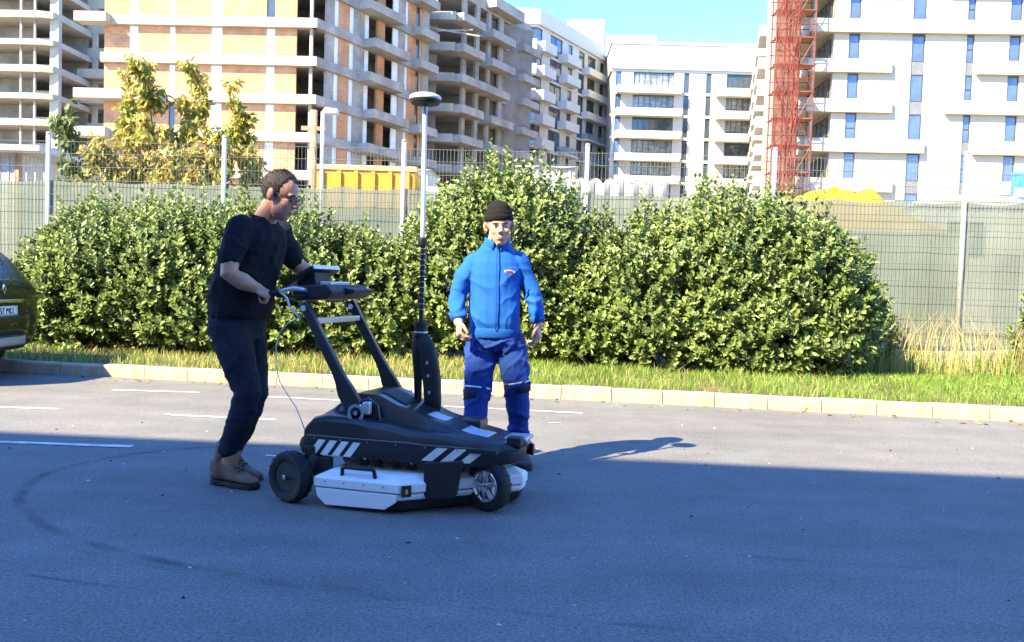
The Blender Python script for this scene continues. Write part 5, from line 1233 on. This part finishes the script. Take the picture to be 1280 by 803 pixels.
# ---------------- man in blue walking behind the cart
m2 = empty('person', (-.085, 5.46, 0), R(-90), 'person in bright blue zip jacket, blue work trousers and black beanie walking', 'person')
Y0 = .0
H2 = Matrix.Translation((.040, -.012, 1.494)) @ Matrix.Rotation(R(7), 4, 'Z') @ Matrix.Rotation(R(3), 4, 'X') @ Matrix.Rotation(R(4), 4, 'Y') @ Matrix.Diagonal((1.0, 1.01, 1.01, 1))
b = MB(); head(b, H2)
rings(b, [((-.01,-.01,.82),.100,.130),((.0,-.015,.95),.105,.130),((.0,-.022,1.12),.105,.130),((.0,-.025,1.24),.095,.135),((-.005,-.025,1.30),.065,.110),((-.005,-.024,1.36),.055,.06)])
limb(b, [(-.005,-.022,1.33),(.010,-.018,1.40),(.018,-.014,1.46)], [.066,.062,.060])
A2 = [(.0,-.150,1.255),(.02,-.235,1.16),(.045,-.265,1.05),(.105,-.256,.97),(.16,-.236,.900)]; B2 = [(-.005,.105,1.265),(-.010,.168,1.20),(.0,.195,1.11),(.02,.228,1.0),(.05,.248,.895)]
limb(b, A2, [.036,.038,.036,.036,.029]); limb(b, B2, [.036,.038,.036,.036,.029])
hand(b, (.16,-.236,.900), (.38,.10,-.92), (-.35,.85,0), (42, 50, 35), 1, .8, .95); hand(b, (.05,.248,.895), (.18,.02,-.98), (-.3,-.9,0), (36, 44, 30), -1, .7, .95)
limb(b, [(-.005,-.10,.80),(.06,-.115,.48),(.11,-.138,.12)], [.08,.06,.042]); limb(b, [(-.01,.08,.80),(.02,.118,.50),(-.085,.148,.12)], [.08,.06,.042])
body2 = remesh(b, 'body', M_SKIN2, m2, .0042, 3, .5, dents=head_dents(H2))
t = MB(); rings(t, [((.0,-.020,.845),.128,.145),((.004,-.022,.90),.142,.156),((.006,-.024,.97),.142,.157),((.004,-.025,1.08),.136,.156),((.0,-.027,1.20),.130,.163),((-.004,-.027,1.27),.118,.158),((-.006,-.026,1.325),.095,.132),((-.004,-.022,1.365),.080,.098),((.0,-.020,1.385),.072,.082)])
limb(t, [(.0,-.155,1.265),(.018,-.220,1.17),(.040,-.255,1.06),(.075,-.256,1.00),(.128,-.243,.940)], [.068,.060,.055,.052,.045]); limb(t, [(-.005,.108,1.275),(-.010,.155,1.19),(-.004,.196,1.11),(.012,.222,1.02),(.038,.240,.935)], [.068,.057,.052,.049,.043])
def jf(c):
    q = Vector((c.x+c.z*.5, c.y+.35*c.z, c.z)); f = folds(.009, 4, 3.6, 5)(q)*min(1, abs(c.y+.018)/.04)
    if abs(c.y+.02) > .18 and c.z < 1.1: f += .0035*math.sin(c.z*90+c.x*40+5*mnoise.noise(c*9))   # sleeve rucks
    return f
jk = remesh(t, 'jacket', M_JACK, m2, .0062, 5, .5, jf)
mb = MB(); rings(mb, [((.002,-.022,.805),.134,.150),((.003,-.022,.815),.139,.155),((.003,-.022,.858),.141,.158),((.003,-.022,.868),.136,.153)]); mb.build('hem_band', M_JACKD, jk, True)
for pts, r_ in (([(.120,-.251,.950),(.144,-.242,.912)], .046), ([(.034,.238,.947),(.046,.245,.905)], .044)): mb = MB(); mb.tube(pts, [r_, r_*.93], 18); mb.build('cuff', M_JACKD, jk, True)
col_ = MB(); rg = []
for z, k in ((1.350, 1.10), (1.385, 1.03), (1.425, 1.02)):
    rg.append([(.004+(.072*k)*math.cos(a)+.012*(z-1.33)/.06, -.020+.078*k*math.sin(a), z-.020*max(0, math.cos(a))) for a in [R(14)+(2*math.pi-R(28))*q/30 for q in range(31)]])
V = [p for r_ in rg for p in r_]; Fq = [(i*31+k, i*31+k+1, (i+1)*31+k+1, (i+1)*31+k) for i in range(2) for k in range(30)]
o = link('collar', fast_mesh('collar', V, Fq, M_JACK, True), jk); q = o.modifiers.new('s', 'SOLIDIFY'); q.thickness = .010
mb = MB()
zp = [(.146,-.012,.86),(.154,-.013,.93),(.158,-.014,1.0),(.152,-.016,1.1),(.144,-.018,1.2),(.134,-.019,1.27),(.108,-.019,1.33),(.086,-.019,1.365)]
mb.tube([(x+.003, y, z) for x, y, z in zp], .003, 6); mb.build('zip', M_JACKD, jk, True)
mb = MB(); mb.box(.084, .100, -.024, -.014, 1.362, 1.382); mb.build('zip_pull', M_CHR, jk, bevel=.002)
# chest badge: white oval with red letters block
MBg = Matrix.Translation((.1395, .062, 1.215)) @ Matrix.Rotation(R(24), 4, 'Z') @ Matrix.Rotation(R(8), 4, 'Y')
mb = MB(MBg); mb.add([(0, .036*math.cos(a), .011*math.sin(a)) for a in [2*math.pi*k/20 for k in range(20)]]+[(.006, .036*math.cos(a), .011*math.sin(a)) for a in [2*math.pi*k/20 for k in range(20)]], [tuple(range(20)), tuple(range(39, 19, -1))]+[(k, (k+1)%20, 20+(k+1)%20, 20+k) for k in range(20)]); bd = mb.build('chest_badge', mat('badge_white', (.75,.70,.70), .6), jk)
for k in range(3): mb = MB(MBg); mb.box(.0062, .0085, -.020+.015*k-.005, -.020+.015*k+.005, -.006, .006); mb.build('badge_letter', mat('badge_red', (.55,.02,.08), .6), bd)
# trousers
j = MB(); rings(j, [((.0,-.018,.90),.124,.146),((.0,-.016,.84),.130,.158),((-.002,-.014,.77),.132,.170),((-.002,-.012,.725),.110,.158)])
limb(j, [(-.002,-.100,.78),(.025,-.106,.66),(.050,-.108,.56),(.062,-.112,.48),(.085,-.122,.38),(.100,-.130,.28),(.112,-.138,.18),(.120,-.142,.10)], [.102,.098,.090,.083,.076,.072,.072,.076]); limb(j, [(-.004,.075,.78),(.012,.098,.66),(.020,.115,.57),(.020,.128,.49),(-.012,.138,.38),(-.045,.144,.28),(-.072,.148,.18),(-.090,.150,.10)], [.102,.096,.088,.080,.072,.068,.068,.072])
def pf(c):
    f = folds(.013, 6, 6, 15)(Vector((c.x+.4*c.z, c.y-.5*c.z, c.z))); lo = max(0, (.34-c.z)/.3); return f+lo*.008*math.sin(c.z*95+4*mnoise.noise(c*7))
pt_ = remesh(j, 'trousers', M_PANT, m2, .0065, 5, .5, pf)
for pts in ([(.060,-.112,.500),(.062,-.113,.490)], [(.020,.126,.540),(.020,.128,.530)]): bm_band('knee_stripe', M_REFL, pt_, [(pts[0], .0870), (pts[1], .0865)])
for pts in ([(.062,-.113,.486),(.064,-.117,.425)], [(.020,.128,.528),(.014,.132,.480)]): bm_band('knee_panel', M_DKB, pt_, [(pts[0], .0865), (pts[1], .0825)])
M_WSH = mat('dark_work_shoe', (.05,.048,.047), .7, var=.2, vscale=15)
shoe(m2, (.105,-.140,.0), -4, M_WSH, M_SOLE); shoe(m2, (-.075,.150,.0), 14, M_WSH, M_SOLE)
# beanie
h = MB(H2); h.ell((-.012,0,.066), (.104,.085,.070), n=24, m=14); h.ell((-.014,0,.105), (.088,.073,.046), n=20); h.tube([(-.016,-.045,.128),(-.016,0,.135),(-.016,.045,.128)], [.018,.026,.018], 12)
h.tube([(-.012,0,.030),(-.012,0,.060)], .088, 24)
bn_ = remesh(h, 'beanie', M_KNIT, m2, .005, 4, .5, lambda c: .0012*math.sin(c.y*420)+.003*mnoise.noise(c*14))
h = MB(H2); R_ = []
for z, g in ((.028, 1.0), (.032, 1.035), (.056, 1.035), (.062, 1.0)): R_.append([(-.010+.105*g*math.cos(a), .0865*g*math.sin(a), z+.010*math.cos(a)) for a in [2*math.pi*k/32 for k in range(32)]])
h.ring_tube(R_); h.build('turn_up', M_KNIT, bn_, True)
for s in (-1, 1):
    mb = MB(H2); mb.tube([(.088, s*.012, .019),(.0925, s*.030, .0215),(.080, s*.050, .015)], [.0028,.0038,.002], 6); mb.build('eyebrow', M_HAIR, body2, True)
    mb = MB(H2); mb.ell((.0800, s*.030, -.002), (.007,.009,.0025)); mb.build('eye', MATS['eye_dark'], body2, True)
# ================================================================ PARKED CAR (tail in view)
M_CARP = mat('dark_green_paint', (.008,.013,.010), .30, .2, .5, .08, 2, coat=.3)
M_CARB = mat('black_trim', (.012,.012,.013), .55); M_CARG = mat('car_glass', (.03,.04,.05), .04, .1, .8, 0)
M_SKID = mat('skid_plate', (.42,.42,.42), .5, .3); M_PLATE = mat('number_plate', (.75,.75,.74), .45); M_LET = mat('plate_letter', (.02,.02,.03), .5); M_REDL = mat('tail_lamp_red', (.30,.01,.012), .15, coat=.6)
ka = math.atan2(KERB_D.y, KERB_D.x)
car = empty('parked_car', (-5.22, 8.98, 0), ka+math.pi+R(11), 'dark green hatchback with silver skid plate parked by the kerb, tail towards the hedge', 'car')
# local: +x forward (towards picture left), origin under the tail; +y = towards the viewer's side
ST = [  # x, half width low, mid, top; z: sill, belt, roof ; roof half width
 (.00,.66,.76,.60,.42,1.00,1.02),(.04,.76,.83,.66,.34,1.02,1.10),(.12,.82,.865,.66,.30,1.03,1.24),(.28,.86,.885,.62,.28,1.04,1.46),(.45,.875,.895,.60,.27,1.05,1.57),(.9,.88,.90,.60,.26,1.05,1.63),(1.6,.88,.90,.61,.26,1.04,1.65),(2.3,.88,.90,.60,.26,1.03,1.60),(2.75,.88,.90,.62,.26,1.02,1.36),(3.05,.88,.90,.66,.26,1.01,1.10),(3.5,.87,.885,.66,.27,.97,1.02),(3.9,.84,.86,.62,.29,.90,.94),(4.15,.76,.79,.54,.34,.78,.82),(4.24,.62,.66,.46,.42,.66,.68)]
ring = []
for x, wl, wm_, wt, zs, zb_, zr in ST:
    zc = (zs+zb_)/2
    half = [(wl*.90, zs), (wl, zs+.06), (wm_*1.0, zc-.04), (wm_*.995, zc+.10), (wm_*.965, zb_-.02), (wm_*.95, zb_), (wt+(wm_*.95-wt)*.35, zb_+(zr-zb_)*.70), (wt, zr-.03), (wt*.82, zr), (wt*.4, zr+.012)]
    ring.append([(x, y, z) for y, z in half]+[(x, -y, z) for y, z in half[::-1]])
mb = MB(); mb.ring_tube(ring); cb = mb.build('body', M_CARP, car, True); sm = cb.modifiers.new('s', 'SUBSURF'); sm.levels = 2; sm.render_levels = 2
def tailpatch(y0, y1, z0, z1, off, name, m_, par, nx=10, nz_=6, th=.012):
    """curved panel following the rounded tail"""
    V = []; Fq = []
    for j in range(nz_+1):
        for i in range(nx+1):
            y = y0+(y1-y0)*i/nx; z = z0+(z1-z0)*j/nz_
            x = tail_x(y, z)-off; V.append((x, y, z))
    for j in range(nz_):
        for i in range(nx): Fq.append((j*(nx+1)+i, j*(nx+1)+i+1, (j+1)*(nx+1)+i+1, (j+1)*(nx+1)+i))
    o = link(name, fast_mesh(name, V, Fq, m_, True), par); q = o.modifiers.new('s', 'SOLIDIFY'); q.thickness = th; q.offset = 0; return o
def tail_x(y, z):
    w_ = .80; c = .25*max(0, abs(y)/w_-.35)**2.0/.42*1.0
    t = -.01+.05*abs(z-.70) if z < 1.02 else .0+(z-1.02)*.62
    return c+t+(.03 if z < .5 else 0)
tailpatch(-.86, .86, .48, .72, .045, 'rear_bumper', M_CARP, car, 18, 5, .05)
tailpatch(-.84, .84, .33, .49, .035, 'bumper_skirt', M_CARB, car, 18, 4, .05)
tailpatch(-.62, .62, .375, .475, .066, 'skid_plate', M_SKID, car, 14, 3, .012)
tailpatch(-.60, .60, 1.06, 1.44, .012, 'rear_window', M_CARG, car, 14, 6, .008)
tailpatch(-.38, .38, .865, .905, .040, 'tailgate_bar', M_CHR, car, 10, 2, .018)
pl_ = tailpatch(-.265, .265, .715, .83, .022, 'number_plate', M_PLATE, car, 8, 3, .006)
cu = bpy.data.curves.new('txt', 'FONT'); cu.body = 'B 57 MLI'; cu.size = .098; cu.align_x = 'CENTER'; cu.align_y = 'CENTER'; cu.extrude = .001
to = bpy.data.objects.new('txt', cu); COL.objects.link(to); dg = bpy.context.evaluated_depsgraph_get(); dg.update(); tm = bpy.data.meshes.new_from_object(to.evaluated_get(dg)); bpy.data.objects.remove(to)
tm.materials.clear(); tm.materials.append(M_LET)
# text plane: reads left to right seen from behind the car (viewer looks along +x): right is -y
link('plate_number', tm, pl_, Matrix.Translation((tail_x(0, .77)-.029, 0, .772)) @ Matrix(((0,0,-1,0),(-1,0,0,0),(0,1,0,0),(0,0,0,1))))
mb = MB(); mb.prism([(y, z) for y, z in ((0,.965),(.045,1.015),(0,1.065),(-.045,1.015))], 0, .012); em = MB(Matrix.Translation((tail_x(0, 1.0)-.032, 0, 0)) @ Matrix(((0,1,0,0),(1,0,0,0),(0,0,1,0),(0,0,0,1)))); em.add(mb.v, mb.f)
em = MB(); P4 = [(.0,.955),(.038,1.015),(.0,1.075),(-.038,1.015)]; P2 = [(.0,.985),(.018,1.015),(.0,1.045),(-.018,1.015)]; X0 = tail_x(0, 1.0)-.040
for i in range(4):
    j_ = (i+1) % 4; em.add([(X0, *P4[i]),(X0, *P4[j_]),(X0, *P2[j_]),(X0, *P2[i]),(X0+.016, *P4[i]),(X0+.016, *P4[j_]),(X0+.016, *P2[j_]),(X0+.016, *P2[i])], [(0,1,2,3),(4,5,6,7),(0,1,5,4),(2,3,7,6)])
em.build('emblem', M_CHR, car)
for s in (-1, 1):
    tailpatch(s*.60, s*.80, .84, 1.0, .030, 'tail_lamp', M_REDL, car, 6, 4, .03)
    mb = MB(); mb.box(.35, 2.5, s*.30, s*.30+.03, 1.66, 1.69) if False else mb.tube([(.55, s*.56, 1.64),(.7, s*.565, 1.69),(2.1, s*.565, 1.70),(2.3, s*.56, 1.64)], .014, 8); mb.build('roof_rail', M_SKID, car, True)
    V = [(.62, s*.877, 1.08),(1.35, s*.885, 1.08),(1.35, s*.70, 1.50),(.72, s*.69, 1.46)]
    for a, b2 in ((.62, 1.32), (1.40, 2.45)):
        mb = MB(); q = [(a, s*.872, 1.075),(b2, s*.872, 1.07),(b2-.12, s*.70, 1.50),(a+.10, s*.70, 1.50)]; mb.add(q+[(x, y-s*.02, z) for x, y, z in q], [(0,1,2,3),(4,5,6,7),(0,1,5,4),(1,2,6,5),(2,3,7,6),(3,0,4,7)]); mb.build('side_window', M_CARG, car)
    for a in (.72, 3.38):
        mb = MB(); mb.lathe([(-.10,.20),(-.105,.27),(-.09,.325),(-.05,.34),(.05,.34),(.09,.325),(.105,.27),(.10,.20)], 30, 'y', (a, s*.79, .34), closed=True); wh = mb.build('wheel', M_RUB, car, True, auto=45)
        mb = MB(); mb.lathe([(s*.02,.001),(s*.02,.21),(s*.09,.215),(s*.10,.19),(s*.07,.06),(s*.08,.001)], 24, 'y', (a, s*.79, .34)); mb.build('rim', M_SKID, wh, True, auto=35)
        mb = MB(); mb.tube([(a+.40*math.cos(t_), s*.885, .36+.40*math.sin(t_)) for t_ in [math.pi*k/14 for k in range(15)]], .03, 8); mb.build('wheel_arch', M_CARB, car, True)
mb = MB(); mb.tube([(tail_x(0,1.10)-.03, -.02, 1.10),(tail_x(0,1.16)-.04, .12, 1.16),(tail_x(0,1.18)-.03, .34, 1.20)], .012, 8); mb.build('wiper', M_CARB, car, True)
mb = MB(); mb.box(.34, .58, -.58, .58, 1.585, 1.615); mb.build('roof_spoiler', M_CARP, car, bevel=.012)

car.scale = (1, 1, .91)
